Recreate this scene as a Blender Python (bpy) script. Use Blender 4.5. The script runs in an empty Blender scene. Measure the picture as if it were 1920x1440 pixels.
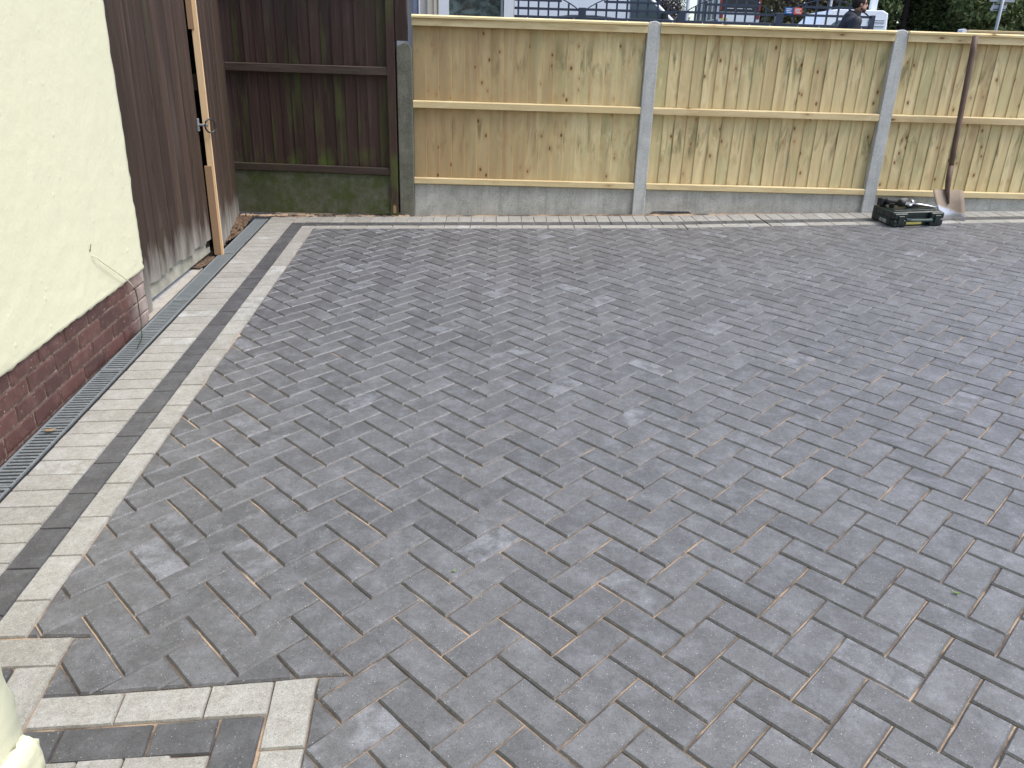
import bpy, bmesh, math, random
import numpy as np
from mathutils import Matrix, Vector
random.seed(7); np.random.seed(7)
R = math.radians
scene = bpy.context.scene
col = scene.collection

# ------------------------------------------------------------------ camera
cam = bpy.data.cameras.new('camera'); camo = bpy.data.objects.new('camera', cam); col.objects.link(camo)
cam.sensor_width = 36.0; cam.lens = 27.333; cam.clip_end = 2000; cam.clip_start = 0.02
rx = Vector((0.99957065, 0.00182765, 0.02924352)); dn = Vector((0.02776525, -0.37791678, -0.92542315)); fw = Vector((0.00936027, 0.92583776, -0.37780527))
CAM = Vector((-0.28424, -1.59947, 1.40283))
camo.matrix_world = Matrix(((rx.x, -dn.x, -fw.x, CAM.x), (rx.y, -dn.y, -fw.y, CAM.y), (rx.z, -dn.z, -fw.z, CAM.z), (0, 0, 0, 1)))
scene.camera = camo

# ------------------------------------------------------------------ light: overcast day, soft sun from the right
SUN_EL, SUN_AZ = 60, 104
world = bpy.data.worlds.new('World'); scene.world = world; world.use_nodes = True
wn = world.node_tree; bg = wn.nodes['Background']
sky = wn.nodes.new('ShaderNodeTexSky'); sky.sky_type = 'NISHITA'; sky.sun_disc = False
sky.sun_elevation = R(SUN_EL); sky.sun_rotation = R(SUN_AZ); sky.air_density = 1.0; sky.dust_density = 2.2; sky.ozone_density = 1.0
wn.links.new(sky.outputs[0], bg.inputs[0]); bg.inputs[1].default_value = 0.13
sun = bpy.data.lights.new('sun', 'SUN'); suno = bpy.data.objects.new('sun', sun); col.objects.link(suno)
sun.energy = 1.5; sun.angle = R(30); sun.color = (1.0, 0.97, 0.93)
sd = Vector((math.sin(R(SUN_AZ)) * math.cos(R(SUN_EL)), math.cos(R(SUN_AZ)) * math.cos(R(SUN_EL)), math.sin(R(SUN_EL))))
suno.rotation_euler = sd.to_track_quat('Z', 'Y').to_euler()
vs = scene.view_settings; vs.view_transform = 'Standard'; vs.look = 'None'; vs.gamma = 1.0; vs.exposure = 1.2; vs.use_curve_mapping = False

# ------------------------------------------------------------------ helpers: materials
class NT:
    def __init__(s, name, rough=0.8, spec=0.3, metal=0.0):
        s.m = bpy.data.materials.new(name); s.m.use_nodes = True; s.t = s.m.node_tree
        s.b = s.t.nodes['Principled BSDF']
        s.b.inputs['Roughness'].default_value = rough; s.b.inputs['Specular IOR Level'].default_value = spec; s.b.inputs['Metallic'].default_value = metal
        s._pos = None
    def set(s, sock, v):
        if hasattr(v, 'links') or isinstance(v, bpy.types.NodeSocket): s.t.links.new(v, sock)
        else:
            if isinstance(v, (tuple, list)) and len(v) == 3 and sock.type == 'RGBA': v = (*v, 1)
            sock.default_value = v
    def n(s, typ, **kw):
        nd = s.t.nodes.new('ShaderNode' + typ)
        for k, v in kw.items(): setattr(nd, k, v)
        return nd
    def pos(s):
        if s._pos is None: s._pos = s.n('NewGeometry').outputs['Position']
        return s._pos
    def rnd(s): return s.n('ObjectInfo').outputs['Random']
    def attr(s, name): return s.n('Attribute', attribute_name=name).outputs['Fac']
    def math(s, op, a, b=0.0, clamp=False):
        nd = s.n('Math', operation=op, use_clamp=clamp); s.set(nd.inputs[0], a); s.set(nd.inputs[1], b); return nd.outputs[0]
    def coord(s, scale=(1, 1, 1), rnd=None, vec=None):
        v = vec if vec is not None else s.pos()
        nd = s.n('VectorMath', operation='MULTIPLY'); s.set(nd.inputs[0], v); nd.inputs[1].default_value = scale
        o = nd.outputs[0]
        if rnd is not None:
            c = s.n('CombineXYZ')
            for i, k in enumerate((61.0, 37.0, 83.0)): s.set(c.inputs[i], s.math('MULTIPLY', rnd, k))
            a = s.n('VectorMath', operation='ADD'); s.set(a.inputs[0], o); s.set(a.inputs[1], c.outputs[0]); o = a.outputs[0]
        return o
    def noise(s, vec, scale=1.0, detail=4, rough=0.55, dist=0.0):
        nd = s.n('TexNoise'); s.set(nd.inputs['Vector'], vec); nd.inputs['Scale'].default_value = scale
        nd.inputs['Detail'].default_value = detail; nd.inputs['Roughness'].default_value = rough; nd.inputs['Distortion'].default_value = dist
        return nd.outputs['Fac']
    def voro(s, vec, scale=1.0, out='Distance', feature='F1', rand=1.0):
        nd = s.n('TexVoronoi', feature=feature); s.set(nd.inputs['Vector'], vec); nd.inputs['Scale'].default_value = scale; nd.inputs['Randomness'].default_value = rand
        return nd.outputs[out]
    def ramp(s, f, a, b, lo=0.0, hi=1.0):
        nd = s.n('MapRange'); nd.clamp = True; s.set(nd.inputs[0], f)
        for i, v in enumerate((a, b, lo, hi)): nd.inputs[i + 1].default_value = v
        return nd.outputs[0]
    def mix(s, f, a, b, blend='MIX'):
        nd = s.n('Mix', data_type='RGBA', blend_type=blend); s.set(nd.inputs[0], f); s.set(nd.inputs[6], a); s.set(nd.inputs[7], b); return nd.outputs[2]
    def sep(s, v, i):
        nd = s.n('SeparateXYZ'); s.set(nd.inputs[0], v); return nd.outputs[i]
    def color(s, c): s.set(s.b.inputs['Base Color'], c); return s
    def rough(s, r): s.set(s.b.inputs['Roughness'], r); return s
    def bump(s, h, strength=0.5, dist=0.002):
        nd = s.n('Bump'); nd.inputs['Strength'].default_value = strength; nd.inputs['Distance'].default_value = dist
        s.set(nd.inputs['Height'], h); s.t.links.new(nd.outputs[0], s.b.inputs['Normal']); return s

def plain(name, c, rough=0.6, spec=0.4, metal=0.0, var=0.12, scale=30, bump=0.0):
    m = NT(name, rough, spec, metal)
    f = m.noise(m.coord(), scale, 5)
    m.color(m.mix(f, tuple(x * (1 - var) for x in c), tuple(min(1, x * (1 + var)) for x in c)))
    m.rough(m.ramp(m.noise(m.coord(), scale * 0.4, 3), 0.3, 0.7, max(0.02, rough - 0.08), min(1, rough + 0.08)))
    if bump: m.bump(m.noise(m.coord(), scale * 4, 4), bump, 0.002)
    return m.m

MAT = {}
def paver_mat(name, dark, lite, bloom, bloom_amt, speck):
    m = NT(name, 0.72, 0.55)
    r = m.attr('rnd'); r2 = m.attr('rnd2')
    p = m.coord()
    c = m.mix(r, dark, lite)
    big = m.noise(p, 2.2, 3)
    c = m.mix(m.ramp(big, 0.3, 0.7, 0.0, 0.35), c, tuple(x * 1.25 for x in lite))
    pr = m.coord(rnd=r2)
    patch = m.noise(pr, 14, 4, 0.6)
    c = m.mix(m.math('MULTIPLY', m.ramp(patch, 0.44, 0.70), 0.40), c, bloom)                     # faint milky efflorescence
    strong = m.math('MULTIPLY', m.ramp(r2, 0.93, 0.97), m.ramp(patch, 0.40, 0.66))
    c = m.mix(m.math('MULTIPLY', strong, bloom_amt), c, bloom)
    mott = m.noise(p, 55, 5, 0.65)
    c = m.mix(m.ramp(mott, 0.35, 0.65, 0.0, 0.45), c, m.mix(0.5, c, (0.0, 0.0, 0.0)), 'MIX')
    fine = m.noise(p, 420, 3, 0.7)
    c = m.mix(m.ramp(fine, 0.53, 0.66, 0, 0.75), c, tuple(x * 0.35 for x in dark))
    c = m.mix(m.ramp(fine, 0.45, 0.32, 0, 0.55), c, tuple(min(1, x * 1.7) for x in lite))
    grain = m.noise(p, 160, 4, 0.7)
    c = m.mix(m.ramp(grain, 0.54, 0.68, 0, 0.45), c, tuple(x * 0.5 for x in dark))
    c = m.mix(m.ramp(grain, 0.44, 0.32, 0, 0.35), c, tuple(min(1, x * 1.5) for x in lite))
    v = m.n('TexVoronoi'); m.set(v.inputs['Vector'], p); v.inputs['Scale'].default_value = 150
    sp = m.math('MULTIPLY', m.ramp(v.outputs['Distance'], 0.20, 0.12), m.ramp(m.sep(v.outputs['Color'], 0), 0.72, 0.95))
    c = m.mix(m.math('MULTIPLY', sp, speck), c, (0.62, 0.61, 0.58))
    pit = m.math('MULTIPLY', m.ramp(m.voro(p, 70), 0.20, 0.10), m.ramp(m.noise(p, 31, 2), 0.5, 0.6))
    c = m.mix(m.math('MULTIPLY', pit, 0.6), c, tuple(x * 0.3 for x in dark))
    m.color(c)
    m.b.inputs['Coat Weight'].default_value = 0.45; m.b.inputs['Coat Roughness'].default_value = 0.5; m.b.inputs['Coat IOR'].default_value = 1.55
    m.rough(m.ramp(mott, 0.3, 0.7, 0.48, 0.72))
    h = m.math('ADD', m.math('MULTIPLY', fine, 0.7), m.math('ADD', m.math('MULTIPLY', mott, 0.9), m.math('MULTIPLY', grain, 0.8)))
    m.bump(h, 0.55, 0.0028)
    return m.m
MAT['dark_paver'] = paver_mat('charcoal_paver', (0.078, 0.0785, 0.081), (0.126, 0.126, 0.129), (0.30, 0.31, 0.34), 0.7, 0.9)
MAT['edge_dark'] = paver_mat('charcoal_edge_paver', (0.056, 0.056, 0.059), (0.080, 0.080, 0.083), (0.2, 0.2, 0.21), 0.3, 0.7)
MAT['light_paver'] = paver_mat('natural_grey_paver', (0.285, 0.270, 0.238), (0.360, 0.347, 0.312), (0.56, 0.57, 0.56), 0.8, 0.9)

m = NT('jointing_sand', 0.95, 0.1)
c = m.mix(m.ramp(m.noise(m.coord(), 6, 5), 0.42, 0.58), (0.085, 0.075, 0.068), (0.50, 0.375, 0.265))
c = m.mix(m.ramp(m.noise(m.coord(), 260, 3), 0.4, 0.65, 0, 0.6), c, (0.26, 0.18, 0.12)); m.color(c); m.bump(m.noise(m.coord(), 500, 3), 0.7, 0.003); MAT['sand'] = m.m

def pine(name, axis, tint=(1, 1, 1), stains=True, brown=0.0):
    m = NT(name, 0.72, 0.25)
    r = m.rnd()
    sc = {'z': (26, 26, 1.1), 'x': (1.1, 26, 26)}[axis]
    p = m.coord(sc, r)
    g = m.noise(p, 1.0, 6, 0.6, 0.6)
    A = tuple(a * b for a, b in zip((0.76, 0.635, 0.36), tint)); B = tuple(a * b for a, b in zip((0.61, 0.485, 0.26), tint))
    c = m.mix(m.ramp(g, 0.32, 0.68), A, B)
    c = m.mix(m.math('MULTIPLY', r, 0.8), c, tuple(a * b for a, b in zip((0.62, 0.49, 0.255), tint)))
    streak = m.noise(m.coord({'z': (9, 9, 0.5), 'x': (0.5, 9, 9)}[axis], r), 1.0, 3, 0.5, 0.3)
    c = m.mix(m.ramp(streak, 0.50, 0.70, 0, 0.65), c, (0.37, 0.245, 0.125))
    c = m.mix(m.ramp(streak, 0.42, 0.25, 0, 0.5), c, (0.74, 0.62, 0.37))
    if stains:
        z = m.sep(m.pos(), 2)
        band = m.math('MAXIMUM', m.math('MULTIPLY', m.ramp(z, 1.25, 1.40), m.ramp(z, 1.66, 1.52)), m.math('MULTIPLY', m.ramp(z, 0.66, 0.80), m.ramp(z, 1.06, 0.96)))
        s1 = m.noise(m.coord((14, 14, 2.3), r), 1.0, 5, 0.68, 1.0)
        f = m.math('MULTIPLY', m.math('MULTIPLY', m.ramp(s1, 0.50, 0.66), band), 0.82)
        c = m.mix(f, c, (0.135, 0.130, 0.058))
        s2 = m.noise(m.coord((5, 5, 1.4), r), 1.0, 3, 0.5, 0.5)
        c = m.mix(m.ramp(s2, 0.50, 0.72, 0, 0.55), c, (0.42, 0.42, 0.215))
    pt = m.noise(m.coord({'z': (7, 7, 2.0), 'x': (2.0, 7, 7)}[axis], r), 1.0, 4, 0.6, 2.0)
    c = m.mix(m.ramp(pt, 0.52, 0.68, 0, 0.42), c, (0.50, 0.355, 0.19))
    c = m.mix(m.ramp(pt, 0.45, 0.30, 0, 0.45), c, (0.78, 0.68, 0.43))
    if brown: 
        x = m.sep(m.pos(), 0)
        f = m.math('MULTIPLY', m.ramp(x, 0.35, -0.6, 0, brown), m.ramp(m.noise(m.coord((7, 7, 0.8)), 1, 4), 0.3, 0.65, 0.45, 1))
        c = m.mix(f, c, (0.38, 0.25, 0.13))
    kp = m.coord({'z': (15, 6, 9), 'x': (5.5, 6, 16)}[axis], r)
    v = m.n('TexVoronoi'); m.set(v.inputs['Vector'], kp); v.inputs['Scale'].default_value = 1.0
    pick = m.ramp(m.sep(v.outputs['Color'], 1), 0.60, 0.62)
    ring = m.math('MULTIPLY', m.ramp(v.outputs['Distance'], 0.42, 0.16), pick)
    c = m.mix(m.math('MULTIPLY', ring, 0.45), c, (0.46, 0.275, 0.125))
    kn = m.math('MULTIPLY', m.ramp(v.outputs['Distance'], 0.17, 0.09), pick)
    c = m.mix(m.math('MULTIPLY', kn, 0.9), c, (0.13, 0.06, 0.028))
    m.color(c)
    m.bump(g, 0.25, 0.002)
    return m.m
MAT['pine_v'] = pine('treated_pine_boards', 'z', brown=0.0)
MAT['pine_v_brown'] = pine('treated_pine_boards_brownish', 'z', brown=0.85)
MAT['pine_h'] = pine('treated_pine_rail', 'x', (1.06, 1.05, 1.08), False)
MAT['pine_cap'] = pine('treated_pine_cap', 'x', (1.22, 1.24, 1.25), False)
m = NT('new_softwood', 0.65, 0.3); g = m.noise(m.coord((30, 30, 1.5)), 1, 5); m.color(m.mix(g, (0.76, 0.55, 0.33), (0.62, 0.42, 0.235))); m.bump(g, 0.2, 0.002); MAT['softwood'] = m.m
m = NT('worn_softwood', 0.75, 0.2); g = m.noise(m.coord((30, 30, 1.5)), 1, 5); m.color(m.mix(g, (0.36, 0.235, 0.14), (0.24, 0.15, 0.09))); m.bump(g, 0.2, 0.002); MAT['softwood_dark'] = m.m

def stained(name, axis='z', dust_lo=None, moss=0.0, base=(0.030, 0.0175, 0.0130), lite=(0.096, 0.060, 0.045)):
    m = NT(name, 0.62, 0.35); r = m.rnd()
    p = m.coord({'z': (55, 55, 1.4), 'x': (1.4, 55, 55)}[axis], r)
    g = m.noise(p, 1, 7, 0.68, 0.5)
    c = m.mix(m.ramp(g, 0.3, 0.72), base, lite)
    c = m.mix(m.math('MULTIPLY', r, 0.65), c, tuple(x * 0.6 for x in base))
    worn = m.noise(m.coord({'z': (18, 18, 0.7), 'x': (0.7, 18, 18)}[axis]), 1, 5, 0.65)
    c = m.mix(m.ramp(worn, 0.55, 0.75, 0, 0.4), c, (0.155, 0.125, 0.108))
    z = m.sep(m.pos(), 2)
    if dust_lo is not None:
        d = m.math('ADD', m.ramp(z, dust_lo + 0.32, dust_lo, 0, 0.85), m.ramp(m.noise(m.coord((12, 12, 3)), 1, 4), 0.3, 0.7, -0.40, 0.28), True)
        c = m.mix(m.math('MULTIPLY', d, m.ramp(z, dust_lo + 0.48, dust_lo + 0.2)), c, (0.36, 0.345, 0.31))
    if moss:
        mm = m.noise(m.coord((8, 8, 1.3), r), 1, 4, 0.6)
        f = m.math('MULTIPLY', m.ramp(mm, 0.52, 0.74), moss)
        lo = m.math('MULTIPLY', m.ramp(z, 0.78, 0.62, 0, 1 if moss > .3 else 0), m.ramp(m.noise(m.coord((6, 6, 3)), 1, 3), 0.45, 0.65))
        c = m.mix(m.math('MAXIMUM', f, lo), c, (0.085, 0.125, 0.022))
    kv = m.n('TexVoronoi'); m.set(kv.inputs['Vector'], m.coord((9, 9, 2.6), r)); kv.inputs['Scale'].default_value = 1
    kn = m.math('MULTIPLY', m.ramp(kv.outputs['Distance'], 0.15, 0.07), m.ramp(m.sep(kv.outputs['Color'], 1), 0.6, 0.65))
    c = m.mix(m.math('MULTIPLY', kn, 0.8), c, (0.02, 0.013, 0.01))
    m.color(c); m.rough(m.ramp(g, 0.3, 0.7, 0.5, 0.75)); m.bump(g, 0.6, 0.004)
    return m.m
MAT['gate_wood'] = stained('brown_stained_gate', 'z', 0.14, 0.10)
MAT['fence_wood'] = stained('dark_stained_fence', 'z', None, 0.55, (0.034, 0.018, 0.0145), (0.076, 0.043, 0.034))
MAT['fence_rail'] = stained('dark_stained_rail', 'x', None, 0.15, (0.050, 0.034, 0.027), (0.10, 0.072, 0.056))
m = NT('kick_board', 0.85, 0.2); g = m.noise(m.coord((10, 10, 14)), 1, 5); m.color(m.mix(m.ramp(g, 0.3, 0.7), (0.40, 0.385, 0.33), (0.22, 0.215, 0.17))); m.bump(g, 0.4, 0.003); MAT['kick'] = m.m

def concrete(name, a, b, moss=0.0, grit=1.0):
    m = NT(name, 0.88, 0.2); p = m.coord()
    f = m.noise(p, 7, 5, 0.6); g = m.noise(p, 120, 4, 0.7)
    c = m.mix(m.ramp(f, 0.3, 0.7), a, b)
    c = m.mix(m.ramp(g, 0.54, 0.68, 0, 0.6 * grit), c, tuple(x * 0.35 for x in a))
    c = m.mix(m.ramp(g, 0.42, 0.30, 0, 0.5 * grit), c, tuple(min(1, x * 1.6) for x in b))
    dr_ = m.noise(m.coord((24, 24, 2.2)), 1, 5, 0.65)
    c = m.mix(m.ramp(dr_, 0.52, 0.70, 0, 0.40), c, tuple(x * 0.55 for x in a))
    if moss:
        c = m.mix(m.ramp(m.noise(p, 9, 7, 0.75), 0.34, 0.60, 0, moss), c, (0.062, 0.080, 0.022))
    m.color(c); m.bump(m.math('ADD', g, f), 0.6, 0.003); return m.m
MAT['concrete'] = concrete('grey_concrete', (0.42, 0.425, 0.41), (0.56, 0.565, 0.55))
MAT['gravel_board'] = concrete('pebbled_concrete', (0.37, 0.365, 0.335), (0.55, 0.545, 0.51), 0.12, 1.2)
MAT['concrete_old'] = concrete('mossy_old_concrete', (0.14, 0.135, 0.115), (0.22, 0.215, 0.185), 0.35, 1.3)
MAT['concrete_moss'] = concrete('green_mossy_concrete', (0.11, 0.108, 0.082), (0.17, 0.165, 0.135), 0.9)
MAT['slab'] = concrete('dusty_concrete_strip', (0.34, 0.31, 0.265), (0.45, 0.42, 0.37))
m = NT('soil', 0.95, 0.1); g = m.noise(m.coord(), 40, 6, 0.7); m.color(m.mix(m.ramp(g, 0.35, 0.65), (0.045, 0.032, 0.024), (0.20, 0.135, 0.09))); m.bump(g, 1.0, 0.01); MAT['soil'] = m.m

m = NT('cream_render', 0.7, 0.25); p = m.coord()
c = m.mix(m.ramp(m.noise(p, 1.6, 4), 0.3, 0.7), (0.645, 0.632, 0.452), (0.62, 0.61, 0.442))
dirt = m.math('MULTIPLY', m.ramp(m.noise(m.coord((22, 22, 7)), 1, 5), 0.66, 0.76), 0.30)
c = m.mix(dirt, c, (0.60, 0.52, 0.32)); m.color(c)
v = m.voro(p, 17); lumps = m.math('MULTIPLY', m.ramp(v, 0.22, 0.03), m.ramp(m.noise(p, 3.1, 2), 0.48, 0.60))
h = m.math('ADD', m.math('MULTIPLY', m.noise(p, 12, 6, 0.6), 0.9), m.math('ADD', m.math('MULTIPLY', lumps, 0.35), m.math('MULTIPLY', m.noise(p, 90, 3, 0.6), 0.12)))
m.bump(h, 0.48, 0.009); MAT['render'] = m.m

m = NT('brown_brick', 0.55, 0.4); r = m.rnd(); p = m.coord(rnd=r)
c = m.mix(r, (0.066, 0.031, 0.028), (0.105, 0.047, 0.040))
c = m.mix(m.ramp(m.noise(p, 18, 5, 0.65), 0.48, 0.72, 0, 0.6), c, (0.17, 0.095, 0.082))
c = m.mix(m.ramp(m.noise(p, 60, 3), 0.66, 0.74, 0, 0.7), c, (0.45, 0.38, 0.34))
y = m.sep(m.pos(), 1)
c = m.mix(m.math('MULTIPLY', m.ramp(y, 2.22, 2.46, 0, 0.75), m.ramp(m.noise(m.coord(), 16, 4), 0.3, 0.6, 0.4, 1)), c, (0.47, 0.40, 0.36))
m.color(c); m.bump(m.noise(p, 45, 5, 0.6), 0.5, 0.004); MAT['brick'] = m.m
m = NT('old_mortar', 0.92, 0.1); g = m.noise(m.coord(), 35, 5); m.color(m.mix(m.ramp(g, 0.35, 0.65), (0.085, 0.06, 0.048), (0.27, 0.22, 0.175))); m.bump(g, 0.8, 0.006); MAT['mortar'] = m.m

m = NT('galvanised_steel', 0.42, 0.5, 0.45); g = m.noise(m.coord(), 60, 4); m.color(m.mix(g, (0.22, 0.25, 0.265), (0.36, 0.39, 0.40))); m.rough(m.ramp(g, 0.3, 0.7, 0.34, 0.55)); MAT['galv'] = m.m
MAT['black'] = plain('black_plastic', (0.018, 0.018, 0.019), 0.5, 0.4)
MAT['void'] = plain('dark_drain_channel', (0.02, 0.021, 0.022), 0.8, 0.2)
MAT['iron'] = plain('dark_iron', (0.07, 0.068, 0.065), 0.45, 0.5, 0.8)
MAT['steel'] = plain('polished_steel', (0.55, 0.55, 0.57), 0.32, 0.5, 0.9)
MAT['green_wire'] = plain('green_wire', (0.018, 0.05, 0.018), 0.5)
MAT['case'] = plain('dark_green_plastic', (0.011, 0.021, 0.020), 0.42, 0.45, 0, 0.35, 18, 0.15)
MAT['case_lite'] = plain('scuffed_green_plastic', (0.055, 0.085, 0.077), 0.5, 0.4, 0, 0.35, 40)
MAT['label_yellow'] = plain('yellow_label', (0.50, 0.46, 0.14), 0.6)
MAT['label_grey'] = plain('worn_pale_label', (0.30, 0.31, 0.31), 0.7, 0.3, 0, 0.5, 60)
m = NT('shovel_shaft_wood', 0.6, 0.3); g = m.noise(m.coord((30, 30, 3)), 1, 5); m.color(m.mix(m.ramp(g, 0.3, 0.7), (0.085, 0.054, 0.040), (0.17, 0.11, 0.082))); m.bump(g, 0.3, 0.002); MAT['shaft'] = m.m
m = NT('shovel_blade_steel', 0.5, 0.5, 0.2); z = m.sep(m.pos(), 2); x = m.sep(m.pos(), 0)
e = m.math('ADD', m.math('ADD', z, m.math('MULTIPLY', x, 0.30)), m.math('MULTIPLY', m.noise(m.coord(), 22, 4), 0.05))
rust = m.ramp(e, 1.435, 1.455)
rc = m.mix(m.noise(m.coord(), 30, 5, 0.7), (0.22, 0.165, 0.12), (0.36, 0.285, 0.215))
m.color(m.mix(rust, (0.46, 0.46, 0.48), rc)); m.set(m.b.inputs['Metallic'], m.ramp(rust, 0, 1, 0.75, 0.0)); m.rough(m.ramp(rust, 0, 1, 0.36, 0.8)); MAT['blade'] = m.m
MAT['navy'] = plain('navy_painted_timber', (0.034, 0.045, 0.068), 0.5, 0.4, 0, 0.15, 20)
MAT['upvc'] = plain('white_upvc', (0.78, 0.78, 0.80), 0.3, 0.5, 0, 0.03)
MAT['cream_paint'] = plain('cream_door_frame', (0.60, 0.53, 0.42), 0.5, 0.3)
MAT['van_white'] = plain('white_van_paint', (0.74, 0.76, 0.78), 0.22, 0.5, 0, 0.02)
MAT['car_black'] = plain('dark_car_paint', (0.022, 0.023, 0.030), 0.2, 0.5, 0, 0.1)
MAT['truck_black'] = plain('black_van_door', (0.010, 0.011, 0.016), 0.3, 0.5)
MAT['lamp_red'] = plain('red_lamp_lens', (0.22, 0.012, 0.02), 0.25, 0.5)
MAT['plate_yellow'] = plain('yellow_number_plate', (0.72, 0.52, 0.12), 0.5)
MAT['white_print'] = plain('white_print', (0.75, 0.75, 0.76), 0.6)
MAT['tyre'] = plain('tyre_rubber', (0.02, 0.02, 0.02), 0.85, 0.2)
MAT['sign_blue'] = plain('blue_sign_face', (0.02, 0.13, 0.40), 0.45)
MAT['sign_red'] = plain('red_sign_face', (0.70, 0.10, 0.06), 0.45)
MAT['sign_grey'] = plain('grey_sign_back', (0.36, 0.37, 0.385), 0.5, 0.4, 0.2)
MAT['asphalt'] = plain('asphalt', (0.05, 0.05, 0.052), 0.9, 0.2, 0, 0.25, 4, 0.4)
MAT['skin'] = plain('skin', (0.45, 0.25, 0.18), 0.5, 0.35, 0, 0.1, 25)
MAT['hair'] = plain('short_dark_hair', (0.022, 0.015, 0.011), 0.7, 0.3, 0, 0.3, 250, 0.6)
MAT['beard'] = plain('stubble_beard', (0.10, 0.055, 0.04), 0.7, 0.3, 0, 0.3, 250)
MAT['jacket'] = plain('dark_grey_jacket', (0.026, 0.029, 0.036), 0.65, 0.3, 0, 0.25, 15, 0.3)
MAT['collar'] = plain('black_fleece_collar', (0.010, 0.011, 0.016), 0.85, 0.2)
MAT['trousers'] = plain('dark_trousers', (0.03, 0.03, 0.035), 0.8, 0.2)
MAT['bark'] = plain('bark', (0.085, 0.068, 0.058), 0.9, 0.1, 0, 0.35, 12, 0.5)
MAT['far_wall'] = plain('far_building_wall', (0.13, 0.13, 0.14), 0.8)
MAT['curtain'] = plain('blue_grey_curtain', (0.20, 0.22, 0.29), 0.85, 0.1, 0, 0.5, 12)
MAT['house_wall'] = plain('neighbour_wall', (0.45, 0.42, 0.38), 0.85, 0.2)
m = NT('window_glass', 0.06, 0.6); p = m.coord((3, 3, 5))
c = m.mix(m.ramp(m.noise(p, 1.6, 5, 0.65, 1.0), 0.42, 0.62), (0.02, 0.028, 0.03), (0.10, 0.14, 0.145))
c = m.mix(m.ramp(m.noise(m.coord((9, 9, 3)), 1.0, 4, 0.6, 0.8), 0.62, 0.75, 0, 0.8), c, (0.32, 0.36, 0.37)); m.color(c); MAT['glass'] = m.m  # mottling and pale streaks are reflections painted into the pane colour
MAT['car_glass'] = plain('tinted_car_glass', (0.045, 0.065, 0.075), 0.06, 0.6, 0, 0.5, 3)
def leaf_mat(name, a, b):
    m = NT(name, 0.6, 0.3); f = m.noise(m.coord(), 1.1, 4, 0.65); r = m.attr('rnd')
    c = m.mix(m.ramp(f, 0.35, 0.65), a, b); c = m.mix(m.math('MULTIPLY', r, 0.6), c, tuple(x * 0.6 for x in a)); m.color(c); return m.m
MAT['leaf_green'] = leaf_mat('evergreen_leaves', (0.115, 0.155, 0.052), (0.21, 0.245, 0.09))
MAT['leaf_olive'] = leaf_mat('olive_spring_leaves', (0.135, 0.140, 0.060), (0.235, 0.220, 0.105))
MAT['leaf_brown'] = leaf_mat('bare_twigs', (0.10, 0.080, 0.074), (0.16, 0.13, 0.12))
MAT['leaf_dry'] = plain('dry_leaf', (0.30, 0.20, 0.11), 0.8)
MAT['leaf_fresh'] = plain('fresh_green_leaf', (0.16, 0.24, 0.05), 0.6)

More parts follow.
